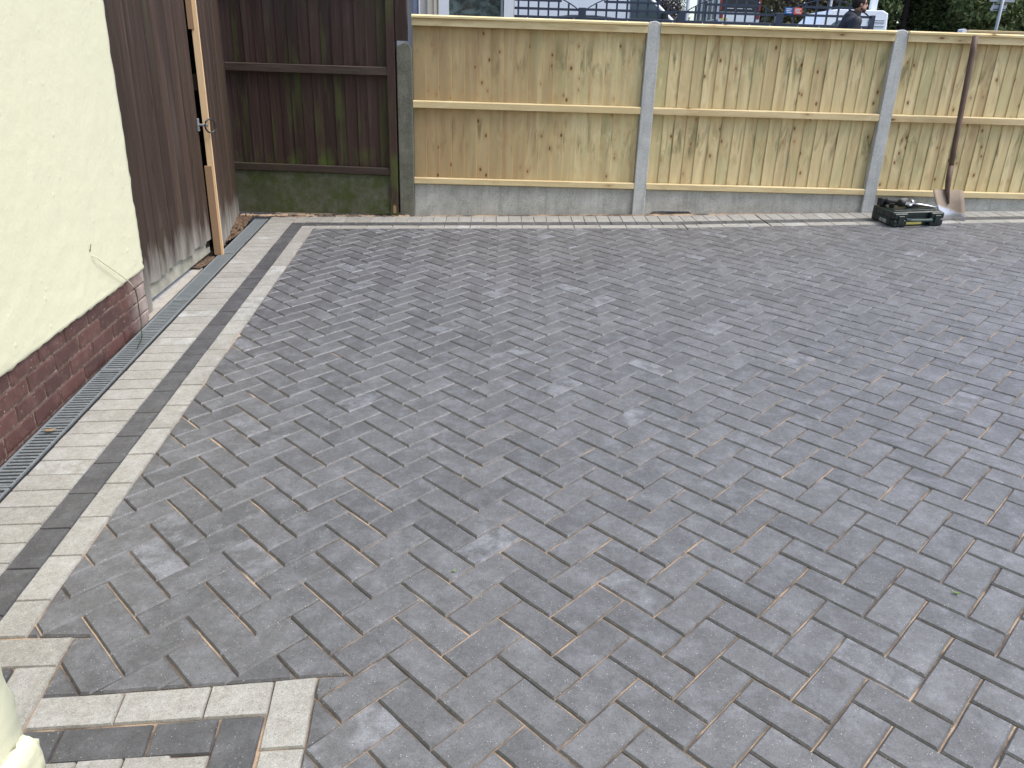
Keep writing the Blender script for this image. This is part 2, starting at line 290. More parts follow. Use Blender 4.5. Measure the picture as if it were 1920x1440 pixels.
# ------------------------------------------------------------------ helpers: geometry
class MB:
    def __init__(s): s.v = []; s.f = []; s.a = []; s.a2 = []; s.mi = []
    def face(s, idx, a=0.5, a2=0.5, mi=0): s.f.append(tuple(idx)); s.a.append(a); s.a2.append(a2); s.mi.append(mi)
    def poly(s, pts, mi=0):
        b = len(s.v); s.v += [tuple(p) for p in pts]; s.face(range(b, b + len(pts)), mi=mi)
    def box(s, x0, x1, y0, y1, z0, z1, mt=None, bev=0.0, mi=0):
        if bev > 0:
            b = min(bev, (x1 - x0) * .45, (y1 - y0) * .45, (z1 - z0) * .45)
            return s.loft([[(x0 + i, y0 + i, z), (x1 - i, y0 + i, z), (x1 - i, y1 - i, z), (x0 + i, y1 - i, z)] for i, z in ((b, z0), (0, z0 + b), (0, z1 - b), (b, z1))], mt, mi=mi)
        s.loft([[(x0, y0, z), (x1, y0, z), (x1, y1, z), (x0, y1, z)] for z in (z0, z1)], mt, mi=mi)
    def loft(s, rings, mt=None, cap=True, mi=0):
        b = len(s.v); n = len(rings[0])
        for r in rings: s.v += [tuple(mt @ Vector(p)) if mt else tuple(p) for p in r]
        for k in range(len(rings) - 1):
            for i in range(n):
                j = (i + 1) % n; s.face((b + k * n + i, b + k * n + j, b + (k + 1) * n + j, b + (k + 1) * n + i), mi=mi)
        if cap:
            s.face([b + n - 1 - i for i in range(n)], mi=mi); e = b + (len(rings) - 1) * n; s.face([e + i for i in range(n)], mi=mi)
    def tube(s, pts, rad, n=8, cap=True, mi=0):
        pts = [Vector(p) for p in pts]; rad = rad if isinstance(rad, (list, tuple)) else [rad] * len(pts)
        rings = []; up = Vector((0, 0, 1))
        for i, p in enumerate(pts):
            t = (pts[min(i + 1, len(pts) - 1)] - pts[max(i - 1, 0)]).normalized()
            a = t.cross(up if abs(t.z) < .95 else Vector((1, 0, 0))).normalized(); c = a.cross(t)
            rings.append([p + (a * math.cos(2 * math.pi * k / n) + c * math.sin(2 * math.pi * k / n)) * rad[i] for k in range(n)])
        s.loft(rings, cap=cap, mi=mi)
    def ball(s, c, r, n=10, mt=None):
        c = Vector(c); r = Vector(r) if not isinstance(r, (int, float)) else Vector((r, r, r))
        rings = []
        for k in range(n + 1):
            t = math.pi * (k + 0.02) / (n + .04); rr = math.sin(t); z = -math.cos(t)
            rings.append([Vector((c.x + r.x * rr * math.cos(2 * math.pi * i / (n * 2)), c.y + r.y * rr * math.sin(2 * math.pi * i / (n * 2)), c.z + r.z * z)) for i in range(n * 2)])
        s.loft(rings, mt)
    def extrude(s, prof, d0, d1, axis='y', mt=None, mi=0):
        # prof: list of (a, z) CCW or CW; extruded along axis
        mk = (lambda a, z, d: (a, d, z)) if axis == 'y' else (lambda a, z, d: (d, a, z))
        s.loft([[mk(a, z, d) for a, z in prof] for d in (d0, d1)], mt, mi=mi)
    def build(s, name, mats, parent=None, smooth=False, loc=None, **props):
        me = bpy.data.meshes.new(name); me.from_pydata(s.v, [], s.f); 
        for mm in (mats if isinstance(mats, (list, tuple)) else [mats]): me.materials.append(MAT[mm] if isinstance(mm, str) else mm)
        if any(s.mi): me.polygons.foreach_set('material_index', s.mi)
        at = me.attributes.new('rnd', 'FLOAT', 'FACE'); at.data.foreach_set('value', s.a)
        at = me.attributes.new('rnd2', 'FLOAT', 'FACE'); at.data.foreach_set('value', s.a2)
        bm = bmesh.new(); bm.from_mesh(me); bmesh.ops.recalc_face_normals(bm, faces=bm.faces); bm.to_mesh(me); bm.free()
        if smooth: me.polygons.foreach_set('use_smooth', [True] * len(me.polygons))
        me.update()
        o = bpy.data.objects.new(name, me); col.objects.link(o)
        if parent: o.parent = parent
        if loc is not None: o.location = loc
        for k, v in props.items(): o[k] = v
        return o
def tag(o, label, cat, group=None):
    o['label'] = label; o['category'] = cat
    if group: o['group'] = group
    return o
def thing(name, label, cat, loc=(0, 0, 0), rotz=0.0, group=None):
    o = bpy.data.objects.new(name, None); col.objects.link(o); o.location = loc; o.rotation_euler = (0, 0, rotz); o.empty_display_size = 0.2
    return tag(o, label, cat, group)
def jit(a): return random.uniform(-a, a)

# ground frame (drive slopes up gently to the right and away); world = GM @ ground
GM = Matrix(((0.9995560936, 0.0, -0.0297928802), (-0.0016550889, 0.9984557304, -0.0555285078), (0.0297468719, 0.0555531683, 0.9980125095)))
def gz(x, y): return 0.0298 * x + 0.0557 * y

# ------------------------------------------------------------------ ground (one sheet, reaching far)
def hill(x, y):
    xx = max(-6, min(8, x))
    if y < 10: return gz(xx, max(y, -6))
    b = gz(xx, 10)
    if y < 20: return b + 0.045 * (y - 10)
    if y < 40: return b + 0.45 + 0.12 * (y - 20)
    return b + 2.85 + 0.004 * (y - 40)
xs = [-300, -120, -60, -30, -15, -8, -6, -4, -2.6, 0, 2, 4, 6, 8, 11, 15, 20, 30, 60, 120, 300]
ys = [-300, -100, -40, -15, -6, -3, 0, 2, 4, 5.1, 6, 8, 10, 12, 15, 20, 25, 30, 35, 40, 60, 120, 300, 700]
g = MB()
for y in ys:
    for x in xs: g.v.append((x, y, hill(x, y) - 0.075))
for j in range(len(ys) - 1):
    for i in range(len(xs) - 1):
        a = j * len(xs) + i; g.face((a, a + 1, a + 1 + len(xs), a + len(xs)))
g.build('ground', 'asphalt', kind='structure', smooth=True)

# ------------------------------------------------------------------ block paving
P = 0.1015
def clip(poly, n, d):            # keep n.p <= d
    out = []
    for i in range(len(poly)):
        a = poly[i]; b = poly[(i + 1) % len(poly)]
        da = n[0] * a[0] + n[1] * a[1] - d; db = n[0] * b[0] + n[1] * b[1] - d
        if da <= 0: out.append(a)
        if da * db < 0:
            t = da / (da - db); out.append((a[0] + t * (b[0] - a[0]), a[1] + t * (b[1] - a[1])))
    return out
def area(p): return 0.5 * sum(p[i][0] * p[(i + 1) % len(p)][1] - p[(i + 1) % len(p)][0] * p[i][1] for i in range(len(p)))
def inset(poly, d):
    n = len(poly); q = list(poly)
    for i in range(n):
        a = poly[i]; b = poly[(i + 1) % n]; L = math.hypot(b[0] - a[0], b[1] - a[1])
        if L < 1e-6: continue
        nx, ny = (b[1] - a[1]) / L, -(b[0] - a[0]) / L       # outward for CCW
        q = clip(q, (nx, ny), nx * a[0] + ny * a[1] - d)
        if len(q) < 3: return []
    return q
def inset_same(poly, d):          # same vertex count (for lofting), offset corners
    n = len(poly); out = []
    for i in range(n):
        p0, p1, p2 = poly[i - 1], poly[i], poly[(i + 1) % n]
        def nrm(a, b):
            L = math.hypot(b[0] - a[0], b[1] - a[1]) or 1e-9; return (-(b[1] - a[1]) / L, (b[0] - a[0]) / L)
        n0 = nrm(p0, p1); n1 = nrm(p1, p2); k = 1 + n0[0] * n1[0] + n0[1] * n1[1]
        k = max(k, 0.25); out.append((p1[0] + d * (n0[0] + n1[0]) / k, p1[1] + d * (n0[1] + n1[1]) / k))
    return out
def subdiv(poly, seg, amp):
    out = []
    for i in range(len(poly)):
        a = poly[i]; b = poly[(i + 1) % len(poly)]; L = math.hypot(b[0] - a[0], b[1] - a[1]); k = max(1, int(round(L / seg)))
        for j in range(k):
            t = j / k; e = amp if j else amp * .4
            out.append((a[0] + t * (b[0] - a[0]) + jit(e), a[1] + t * (b[1] - a[1]) + jit(e)))
    return out
def add_paver(mb, poly, fine=True, joint=0.0018, cham=0.0047, dz=None):
    if area(poly) < 0: poly = poly[::-1]
    poly = inset(poly, joint + random.uniform(-0.0005, 0.0009))
    if len(poly) < 3 or area(poly) < 0.00035: return False
    cx = sum(p[0] for p in poly) / len(poly); cy = sum(p[1] for p in poly) / len(poly)
    rot = jit(0.004)
    poly = [(cx + (x - cx) - rot * (y - cy), cy + (y - cy) + rot * (x - cx)) for x, y in poly]
    if fine: poly = subdiv(poly, 0.052, 0.0009)
    top = inset_same(poly, cham)
    tx, ty, tz = jit(0.006), jit(0.006), jit(0.0009) if dz is None else dz
    zf = lambda x, y: tz + tx * (x - cx) + ty * (y - cy)
    b = len(mb.v); n = len(poly); a = random.random(); a2 = random.random()
    for ring, z in ((poly, -0.030), (poly, -0.0062), (top, 0.0)):
        mb.v += [(x, y, z + (zf(x, y) if z > -0.02 else 0)) for x, y in ring]
    for k in range(2):
        for i in range(n):
            j = (i + 1) % n; mb.face((b + k * n + i, b + k * n + j, b + (k + 1) * n + j, b + (k + 1) * n + i), a, a2)
    mb.face([b + 2 * n + i for i in range(n)], a, a2)
    return True

from mathutils import noise as mnoise
drive = MB(); gx_, gy_ = 190, 170
for j in range(gy_ + 1):
    y = -3.2 + 8.23 * j / gy_; xl = -1.5417 - 0.0599 * y - 0.4085
    for i in range(gx_ + 1):
        x = xl + (7.0 - xl) * (i / gx_) ** 1.25
        drive.v.append((x, y, -0.0082 + 0.0030 * mnoise.noise(Vector((x * 5, y * 5, 0))) + 0.0014 * mnoise.noise(Vector((x * 17, y * 17, 3)))))
for j in range(gy_):
    for i in range(gx_):
        a = j * (gx_ + 1) + i; drive.face((a, a + 1, a + gx_ + 2, a + gx_ + 1))
driveway = drive.build('driveway', 'sand', None, True, kind='structure'); driveway.matrix_world = GM.to_4x4()
border = MB(); border.v = [(-1.5417 + 0.024 - 0.407, -0.4, -0.0092), (-1.53, -0.4, -0.0092), (-1.82, 4.85, -0.0092), (-1.5417 - 0.0599 * 4.85 - 0.407, 4.85, -0.0092)]; border.face((0, 1, 2, 3))
borderway = border.build('driveway_border', 'sand', kind='structure'); borderway.matrix_world = GM.to_4x4()

# borders (ground frame)
LX = lambda y: -1.5417 - 0.0599 * y                       # inner edge of the left border
ud = Vector((-0.0599, 1.0)).normalized(); un = Vector((-ud.y, ud.x))   # along the border, and to the left
SEG = [((-1.810, 4.443), (1.095, 4.468)), ((1.100, 4.478), (1.772, 4.526)), ((1.778, 4.534), (5.9, 4.776))]
obst = [[(-4, 0.06), (LX(0.06), 0.06), (LX(4.5), 4.5), (-4, 4.5)],
        [(-2.5, -0.20), (-1.393, -0.142), (-1.415, 0.063), (-2.5, 0.063)],
        [(-2.6, -0.264), (-1.394, -0.142), (-0.733, -0.075), (-0.590, -1.9), (-0.5, -3.3), (-2.6, -3.3)]]
for (a, b) in SEG:
    obst.append([(a[0] - (0 if a[0] > -1 else 1), a[1]), b, (b[0], b[1] + 1), (a[0] - 1 if a[0] < -1 else a[0], a[1] + 1)])
def cut(poly, ob):                # pieces of poly outside the convex obstacle
    if area(ob) < 0: ob = ob[::-1]
    rem = poly; pieces = []; edges = []
    for i in range(len(ob)):
        a = ob[i]; b = ob[(i + 1) % len(ob)]; L = math.hypot(b[0] - a[0], b[1] - a[1]); n = ((b[1] - a[1]) / L, -(b[0] - a[0]) / L)
        edges.append((n, n[0] * a[0] + n[1] * a[1]))
    inter = rem
    for n, d in edges:
        inter = clip(inter, n, d)
        if len(inter) < 3 or area(inter) < 1e-6: return [poly]
    while edges:
        best = None
        for e in edges:
            q = clip(rem, (-e[0][0], -e[0][1]), -e[1]); ar = area(q) if len(q) >= 3 else 0
            if best is None or ar > best[0]: best = (ar, e, q)
        if best[0] < 2e-5: break
        pieces.append(best[2]); rem = clip(rem, *best[1]); edges.remove(best[1])
        if len(rem) < 3: break
    return pieces
S2 = math.sqrt(0.5)
def w2(u, v): return ((u + v) * S2 * P, (v - u) * S2 * P)
pav = []
for i in range(-70, 62):
    for j in range(-62, 80):
        k = (i + j) % 4
        if k == 0: q = [(i, j), (i + 2, j), (i + 2, j + 1), (i, j + 1)]
        elif k == 2: q = [(i, j), (i + 1, j), (i + 1, j + 2), (i, j + 2)]
        else: continue
        c = w2(q[0][0] + .8, q[0][1] + .8)
        if c[1] > 4.95 or c[1] < -2.2 or c[0] < -2.1 or c[0] > 5.9: continue
        if c[0] > 1.6 + 0.62 * (c[1] + 0.4) + 1.2: continue
        poly = [w2(*t) for t in q]
        if area(poly) < 0: poly = poly[::-1]
        polys = [poly]
        for ob in obst: polys = [q2 for q1 in polys for q2 in cut(q1, ob)]
        for poly in polys:
            per_ = sum(math.hypot(poly[i_][0] - poly[i_ - 1][0], poly[i_][1] - poly[i_ - 1][1]) for i_ in range(len(poly)))
            if area(poly) < 0.0007 or area(poly) / per_ < .0055: continue
            cx = sum(p[0] for p in poly) / len(poly); cy = sum(p[1] for p in poly) / len(poly)
            wp = GM @ Vector((cx, cy, 0)); dv = wp - CAM; dep = dv.dot(fw)
            ux = dv.dot(rx) / dep * 1457.8 if dep > 0.3 else 1e9; uy = dv.dot(dn) / dep * 1457.8 if dep > 0.3 else 1e9
            vis = abs(ux) < 985 and abs(uy) < 750
            pav.append((area(poly) * 1.4 / max(dep, .2) ** 3 if vis else 0, poly))
pav.sort(key=lambda t: -t[0])
for s_, poly in pav[:300]:
    mb = MB()
    if add_paver(mb, poly): mb.build('paver', 'dark_paver', driveway)
rest = MB()
for s_, poly in pav[300:]: add_paver(rest, poly, s_ > 0)
rest.build('paving', 'dark_paver', driveway, kind='stuff')

def border_paver(poly, light):
    mb = MB()
    if add_paver(mb, poly, True, 0.0014, 0.0024, jit(.0004)): mb.build('light_paver' if light else 'dark_paver', 'light_paver' if light else 'edge_dark', borderway)
def strip_quad(o, d, n, s0, s1, t0, t1): return [tuple(o + d * s + n * t) for s, t in ((s0, t0), (s1, t0), (s1, t1), (s0, t1))]
# left border: o at L0, y=0.06
o = Vector((LX(0.062), 0.062)); L_far = 4.443
def far_y(t): return (L_far - 0.062 + t) / ud.y
s = -0.015 - 0.2
end = far_y(0.098)
sj = 0.351 - 0.062         # a joint of the dark course
k = -2
while True:                                     # inner light and dark stretchers
    s0 = sj + 0.2035 * k; s1 = s0 + 0.2035; k += 1
    if s0 > end + 0.12: break
    a, b = max(s0 + 0.06, 0.0), min(s1 + 0.06, far_y(0.1015))
    if b - a > 0.02: border_paver(strip_quad(o, ud, un, a, b, 0.0, P), True)
    a, b = max(s0, -0.3), min(s1, far_y(0.203))
    if b - a > 0.02: border_paver(strip_quad(o, ud, un, a, b, P, 2 * P), False)
k = -4
while True:                                     # light soldier course beside the drain
    s0 = sj + 0.1018 * k + 0.03; s1 = s0 + 0.1018; k += 1
    if s0 > far_y(0.405) - 0.03: break
    border_paver(strip_quad(o, ud, un, s0, min(s1, far_y(0.405)), 2 * P, 4 * P), True)
# far border, three straight runs
for si, (a, b) in enumerate(SEG):
    a = Vector(a); b = Vector(b); d = (b - a); L = d.length; d.normalize(); n = Vector((-d.y, d.x))
    st0 = -0.102 if si == 0 else 0.0
    for (w0, w1, step, light, ext) in ((0, P, 0.2035, True, 0.0), (P, 2 * P, 0.2035, False, 0.1015), (2 * P, 4 * P, 0.1018, True, 0.203)):
        s0 = -ext * 1.02 if si == 0 else 0.0
        ph = random.uniform(0.3, 1.0) * step
        first = True
        while s0 < L - 0.012:
            s1 = min(s0 + (ph if (first and si) else step), L)
            first = False
            if L - s1 < 0.03: s1 = L
            if a[0] + d.x * s0 < 4.6: border_paver(strip_quad(a, d, n, s0, s1, w0, w1), light)
            s0 = s1
# corner ring in the foreground
def ring_run(o, d, n, cuts, w0, w1, light):
    for i in range(len(cuts) - 1): border_paver(strip_quad(o, d, n, cuts[i], cuts[i + 1], w0, w1), light)
border_paver([(-1.605, 0.052), (-1.416, 0.063), (-1.408, -0.041), (-1.60, -0.05)], True)
border_paver([(-1.81, 0.042), (-1.607, 0.052), (-1.602, -0.05), (-1.80, -0.06)], True)
border_paver([(-1.508, -0.048), (-1.407, -0.041), (-1.383, -0.240), (-1.484, -0.247)], True)
border_paver([(-1.61, -0.056), (-1.511, -0.049), (-1.488, -0.247), (-1.587, -0.255)], False)
border_paver([(-1.392, -0.142), (-1.194, -0.125), (-1.180, -0.221), (-1.380, -0.238)], True)
border_paver([(-1.193, -0.125), (-0.988, -0.105), (-0.977, -0.203), (-1.180, -0.221)], True)
border_paver([(-0.987, -0.105), (-0.838, -0.089), (-0.826, -0.192), (-0.976, -0.203)], True)
border_paver([(-0.836, -0.088), (-0.734, -0.075), (-0.717, -0.281), (-0.816, -0.290)], True)
border_paver([(-1.48, -0.246), (-1.286, -0.236), (-1.275, -0.328), (-1.47, -0.338)], False)
border_paver([(-1.284, -0.236), (-1.082, -0.219), (-1.069, -0.312), (-1.273, -0.328)], False)
border_paver([(-1.080, -0.218), (-0.935, -0.201), (-0.921, -0.300), (-1.067, -0.312)], False)
border_paver([(-0.932, -0.202), (-0.829, -0.194), (-0.812, -0.395), (-0.913, -0.402)], False)
d = Vector((0.0165, -0.206)).normalized(); n = Vector((-d.y, d.x))
for i in range(6):
    border_paver(strip_quad(Vector((-0.815, -0.291)), d, n, i * .2035, (i + 1) * .2035, 0, 0.1), True)
    border_paver(strip_quad(Vector((-0.912, -0.403)), d, n, i * .2035, (i + 1) * .2035, 0, 0.1), False)
for i in range(9):
    border_paver(strip_quad(Vector((-1.114, -0.42)), d, n, 0.0 + i * .1018, (i + 1) * .1018, 0, 0.2), True)
d = Vector((0.2, 0.0165)).normalized(); n = Vector((d.y, -d.x))
for i in range(8): border_paver(strip_quad(Vector((-1.72, -0.360)), d, n, i * .1018, (i + 1) * .1018, 0, 0.2), True) if i < 7 else None
border_paver([(-1.025, -0.312), (-0.923, -0.303), (-0.917, -0.405), (-1.012, -0.415)], True)

# ------------------------------------------------------------------ drain with slotted grates
dr = bpy.data.objects.new('drain_channel', None); col.objects.link(dr); dr.matrix_world = GM.to_4x4()
tag(dr, 'long galvanised slotted drain running beside the house plinth and gates', 'drain')
g0 = Vector((LX(0.062), 0.062)) + un * (4 * P + 0.004); gw = 0.128
GL0, GL1 = -0.25, 4.80
ch = MB()
for t0, t1, z0, z1 in ((0, 0.010, -.09, -.006), (gw - .010, gw, -.09, -.006), (0.010, gw - 0.010, -.09, -.085)):
    q = strip_quad(g0, ud, un, GL0, GL1, t0, t1); ch.loft([[(x, y, z) for x, y in q] for z in (z0, z1)])
ch.build('channel', 'void', dr)
bar = MB(); ang = math.atan2(ud.y, ud.x) - math.pi / 2
bar.box(-gw / 2 + .012, gw / 2 - .012, -.0055, .0055, -.020, -.0015, bev=.0015)
bar_me = None
sec = 1.0; ss = GL0
while ss < GL1 - 0.05:
    se = min(ss + sec, GL1)
    f = MB()
    for t0, t1 in ((0.011, 0.019), (gw - 0.019, gw - 0.011)):
        q = strip_quad(g0, ud, un, ss + .003, se - .003, t0, t1); f.loft([[(x, y, z) for x, y in q] for z in (-.022, 0.0)])
    for e in (ss + .003, se - .015):
        q = strip_quad(g0, ud, un, e, e + .012, 0.019, gw - .019); f.loft([[(x, y, z) for x, y in q] for z in (-.02, -.0006)])
    q = strip_quad(g0, ud, un, (ss + se) / 2 - .004, (ss + se) / 2 + .004, 0.019, gw - .019); f.loft([[(x, y, z) for x, y in q] for z in (-.02, -.0005)])
    gr = f.build('grate', 'galv', dr)
    y = ss + 0.026
    while y < se - 0.02:
        if bar_me is None: b = bar.build('bar', 'galv', gr); bar_me = b.data
        else: b = bpy.data.objects.new('bar', bar_me); col.objects.link(b); b.parent = gr
        c = g0 + ud * y + un * (gw / 2); b.location = (c.x, c.y, 0); b.rotation_euler = (0, 0, ang); y += 0.0235
    ss = se

# strip of concrete and soil between drain and gates
st = MB()
q = [(-2.60, 2.45), (-2.232, 2.45), (-2.292, 3.42), (-2.62, 3.50)]
st.loft([[(x, y, z) for x, y in q] for z in (-.045, -0.004)])
so = st.build('concrete_strip', 'slab', kind='structure'); so.matrix_world = GM.to_4x4()
sl = MB(); nx_, ny_ = 26, 70
for j in range(ny_ + 1):
    for i in range(nx_ + 1):
        y = 3.38 + (4.98 - 3.38) * j / ny_; x0 = -2.64; x1 = LX(y) - 0.545; x = x0 + (x1 - x0) * i / nx_
        sl.v.append((x, y, -0.006 + 0.018 * random.random() * (1 if random.random() < .4 else .3) - 0.012 * math.sin(9 * y)))
for j in range(ny_):
    for i in range(nx_):
        a = j * (nx_ + 1) + i; sl.face((a, a + 1, a + nx_ + 2, a + nx_ + 1))
for i in range(90):
    y = random.uniform(3.4, 4.95); x = random.uniform(-2.6, LX(y) - 0.55); sl.ball((x, y, 0.0), (random.uniform(.006, .02), random.uniform(.006, .02), random.uniform(.004, .014)), 4)
so = sl.build('soil', 'soil', kind='stuff'); so.matrix_world = GM.to_4x4(); so['label'] = 'loose dark soil and crumbs beside the drain under the gates'
# mound of soil and sand along the foot of the old fence
sl = MB()
for i in range(150):
    x = random.uniform(-2.5, -1.1); y = 4.855 + random.random() ** 2 * 0.05 + (0.06 if x < -1.9 else 0.0) * random.random(); sl.ball((x, y, 0.0), (random.uniform(.01, .03), random.uniform(.008, .02), random.uniform(.003, .010)), 4)
so = sl.build('sand_spill', 'sand', kind='stuff'); so.matrix_world = GM.to_4x4(); so['label'] = 'crumbs of jointing sand along the foot of the dark fence'

# ------------------------------------------------------------------ house: cream rendered wall on a brick plinth
house = thing('house', 'cream rendered house wall on dark brick plinth with projecting bay', 'house', (-2.2375, 2.482, 0), 0)
wd = Vector((-0.0602, 0.9982)); wn_ = Vector((0.9982, 0.0602))      # along the wall (away), outwards
house.rotation_euler = (0, 0, math.atan2(wd.y, wd.x) - math.pi / 2)  # local y = along wall, local x = outwards
ptop = lambda y: 0.350 + 0.041 * y                                  # plinth top, y measured from the far corner (negative towards camera)
Y0 = -2.98
w = MB(); ny_, nz_ = 100, 90
for face_i, xo in ((0, 0.012), (1, -0.25)):
    for k in range(nz_ + 1):
        for j in range(ny_ + 1):
            y = Y0 + (0 - Y0) * j / ny_; zt = 5.6; zb = ptop(y) - 0.004
            z = zb + (zt - zb) * (k / nz_) ** 1.5
            e = random.gauss(0, 0.0042) if j == ny_ else 0
            eb = random.gauss(0, 0.003) if k == 0 else 0
            w.v.append((xo + (random.gauss(0, .0009) if not face_i else 0) - (0.006 if (j == ny_ or k == 0) and not face_i else 0), y + e, z + eb))
N1 = (ny_ + 1) * (nz_ + 1)
for k in range(nz_):
    for j in range(ny_):
        a = k * (ny_ + 1) + j; w.face((a, a + 1, a + ny_ + 2, a + ny_ + 1)); w.face((N1 + a, N1 + a + ny_ + 1, N1 + a + ny_ + 2, N1 + a + 1))
for k in range(nz_):
    a = k * (ny_ + 1) + ny_; w.face((a, N1 + a, N1 + a + ny_ + 1, a + ny_ + 1))
for j in range(ny_): w.face((j, N1 + j, N1 + j + 1, j + 1))
w.build('wall', 'render', house, True)
mo = MB(); mo.loft([[(-.24, Y0, -.25), (-0.0065, Y0, -.25), (-0.0065, -0.012, -.25), (-.24, -0.012, -.25)], [(-.24, Y0, ptop(Y0)), (-0.0065, Y0, ptop(Y0)), (-0.0065, -0.012, ptop(0)), (-.24, -0.012, ptop(0))]])
mo.build('mortar', 'mortar', house)
def add_brick(y0, y1, zc0, zc1, parent, x0=-0.10, x1=-0.001):
    b = MB(); sl_ = 0.041
    r = [[(x, y, z + sl_ * y) for y, z in ((y0, zc0), (y1, zc0), (y1, zc1), (y0, zc1))] for x in (x0, x1 - .004)]
    i = .004
    r.append([(x1 + jit(.0015), y + jit(.001), z + sl_ * y) for y, z in ((y0 + i, zc0 + i), (y1 - i, zc0 + i), (y1 - i, zc1 - i), (y0 + i, zc1 - i))])
    b.loft(r); return b.build('brick', 'brick', parent)
for c in range(5):
    zt = 0.350 - 0.0755 * c - 0.005; zb = zt - 0.066
    y = -0.006; off = 0.108 if c % 2 else 0.22
    first = True
    while y > -1.95:
        L = off if first else 0.2165
        first = False; add_brick(max(y - L, -2.4), y, zb, zt, house); y -= L + 0.0095
# projecting bay in the foreground (bottom-left corner of the view); built in the world frame, parented to the house
inv = house.matrix_basis.inverted() if False else Matrix.LocRotScale(house.location, house.rotation_euler, None).inverted()
by = MB(); ny_, nz_ = 46, 70
X1, YF, YB = -1.170, -0.500, -3.0
zlip = 0.198
rows = []
for k in range(nz_ + 1):
    z = zlip - 0.02 + (5.6 - zlip) * (k / nz_) ** 2
    ring = []
    for j in range(ny_ + 1): ring.append((X1 + random.gauss(0, .001), YB + (YF - YB) * j / ny_ + (random.gauss(0, .0042) if j == ny_ else 0), z))
    for x in (X1 - .3, X1 - .7, X1 - .95): ring.append((x, YF + random.gauss(0, .0015), z))
    rows.append(ring)
b0 = 0
for r_ in rows: by.v += [tuple(inv @ Vector(p)) for p in r_]
nn = len(rows[0])
for k in range(nz_):
    for j in range(nn - 1): by.face((k * nn + j, k * nn + j + 1, (k + 1) * nn + j + 1, (k + 1) * nn + j))
by.build('bay_wall', 'render', house, True)
lp = MB()                                                         # bell-cast lip at the foot of the bay render
prof = [(0.0, 0.020), (0.012, 0.012), (0.021, 0.002), (0.023, -0.030), (0.023, -0.075), (0.0, -0.085)]
rings = []
prof = [((prof[i // 2][0] + prof[min(i // 2 + i % 2, 5)][0]) / 2, (prof[i // 2][1] + prof[min(i // 2 + i % 2, 5)][1]) / 2) for i in range(11)]
for j in range(40):
    y = YF + (YB - YF) * ((39 - j) / 39) ** 2; rings.append([(X1 + a + jit(.0032), y + (a * 0.3 if j == 39 else 0) + jit(.001), zlip + b_ + 0.0557 * (y - YF) + jit(.002)) for a, b_ in prof])
rings.append([(X1 - 0.9, YF + a * .3 + jit(.001), zlip + b_ - 0.02) for a, b_ in prof])
lp.loft([[tuple(inv @ Vector(p)) for p in r_] for r_ in rings]); lp.build('render_lip', 'render', house, True)
bp = MB(); bp.box(X1 - .95, X1 - 0.006, YB, YF - .006, -.45, zlip - .02, inv); bp.build('bay_plinth', 'brick', house)

fw_ = MB(); fw_.box(X1 - .02, 6.5, -3.35, -3.10, -.4, 5.6, inv); fw_.build('sky_block_wall', 'render', house)  # unseen wall added behind the camera to darken the near paving
# green wire out of the wall
wr = MB(); pl = [(-2.198, 1.905, .552), (-2.178, 1.925, .535), (-2.176, 1.955, .512), (-2.180, 2.06, .445), (-2.186, 2.17, .375), (-2.192, 2.25, .315), (-2.196, 2.285, .262), (-2.190, 2.275, .215), (-2.184, 2.262, .165), (-2.170, 2.235, .13), (-2.15, 2.185, .098), (-2.128, 2.13, .075), (-2.118, 2.07, .064), (-2.112, 2.035, .056)]
def smooth_pts(p, k=4):
    p = [Vector(a) for a in p]; out = []
    for i in range(len(p) - 1):
        p0, p1, p2, p3 = p[max(i - 1, 0)], p[i], p[i + 1], p[min(i + 2, len(p) - 1)]
        for j in range(k):
            t = j / k; out.append(0.5 * ((2 * p1) + (p2 - p0) * t + (2 * p0 - 5 * p1 + 4 * p2 - p3) * t * t + (3 * p1 - p0 - 3 * p2 + p3) * t ** 3))
    return out + [p[-1]]
wire = smooth_pts(pl); wr.tube(wire[21:], 0.0026, 6)
wo = wr.build('wire', 'green_wire', None, True); tag(wo, 'thin green wire hanging from the cream wall down to the drain', 'wire')
wp_ = MB(); wp_.tube(wire[:22], 0.0026, 6); wp_.build('painted_wire_end', 'render', wo, True, label='cream painted upper end of the wire')
st = MB(); st.ball((-2.200, 1.91, .552), (.006, .010, .022), 5); st.tube([(-2.196, 1.91, .56), (-2.185, 1.90, .575), (-2.180, 1.905, .60)], .0022, 5); st.build('wire_stub', 'soil', wo)

# ------------------------------------------------------------------ gates
gp = MB(); gp.box(-.055, .045, -.05, .045, 0.06, 2.05, bev=.004)
o_ = gp.build('gate_post', 'gate_wood', None, loc=(-2.315, 2.555, 0)); tag(o_, 'dark brown timber gate post against the end of the cream wall', 'gate post')
b = MB(); b.tube([(.042, -.035, .12), (.046, -.035, .5), (.045, -.035, 1.07), (.040, -.035, 1.10)], [.013, .013, .012, .004], 8); b.build('cover_strip', 'kick', o_, True, label='pale weathered rounded strip on the gate post')
gate = thing('gate', 'brown board gate with ring latch between house corner and pale batten', 'gate', (-2.305, 2.615, 0), math.atan2(3.735 - 2.615, -2.325 + 2.305))
GLn = 1.085; nb = 10; bw = GLn / nb
for i in range(nb):
    b = MB(); x0 = i * bw + .0022; x1 = (i + 1) * bw - .0022; zb = 0.128 + 0.052 * (x0 + x1) / 2 + 0.075 + jit(.012)
    if i >= nb - 1: x1 -= .004
    zz = [zb + jit(.006), 2.0]; dy = jit(.0025)
    b.loft([[(x0, -.004 + dy, z), (x0 + .004, -.010 + dy, z), (x1 - .004, -.010 + dy, z), (x1, -.004 + dy, z), (x1, .012, z), (x0, .012, z)] for z in zz])
    b.build('board', 'gate_wood', gate)
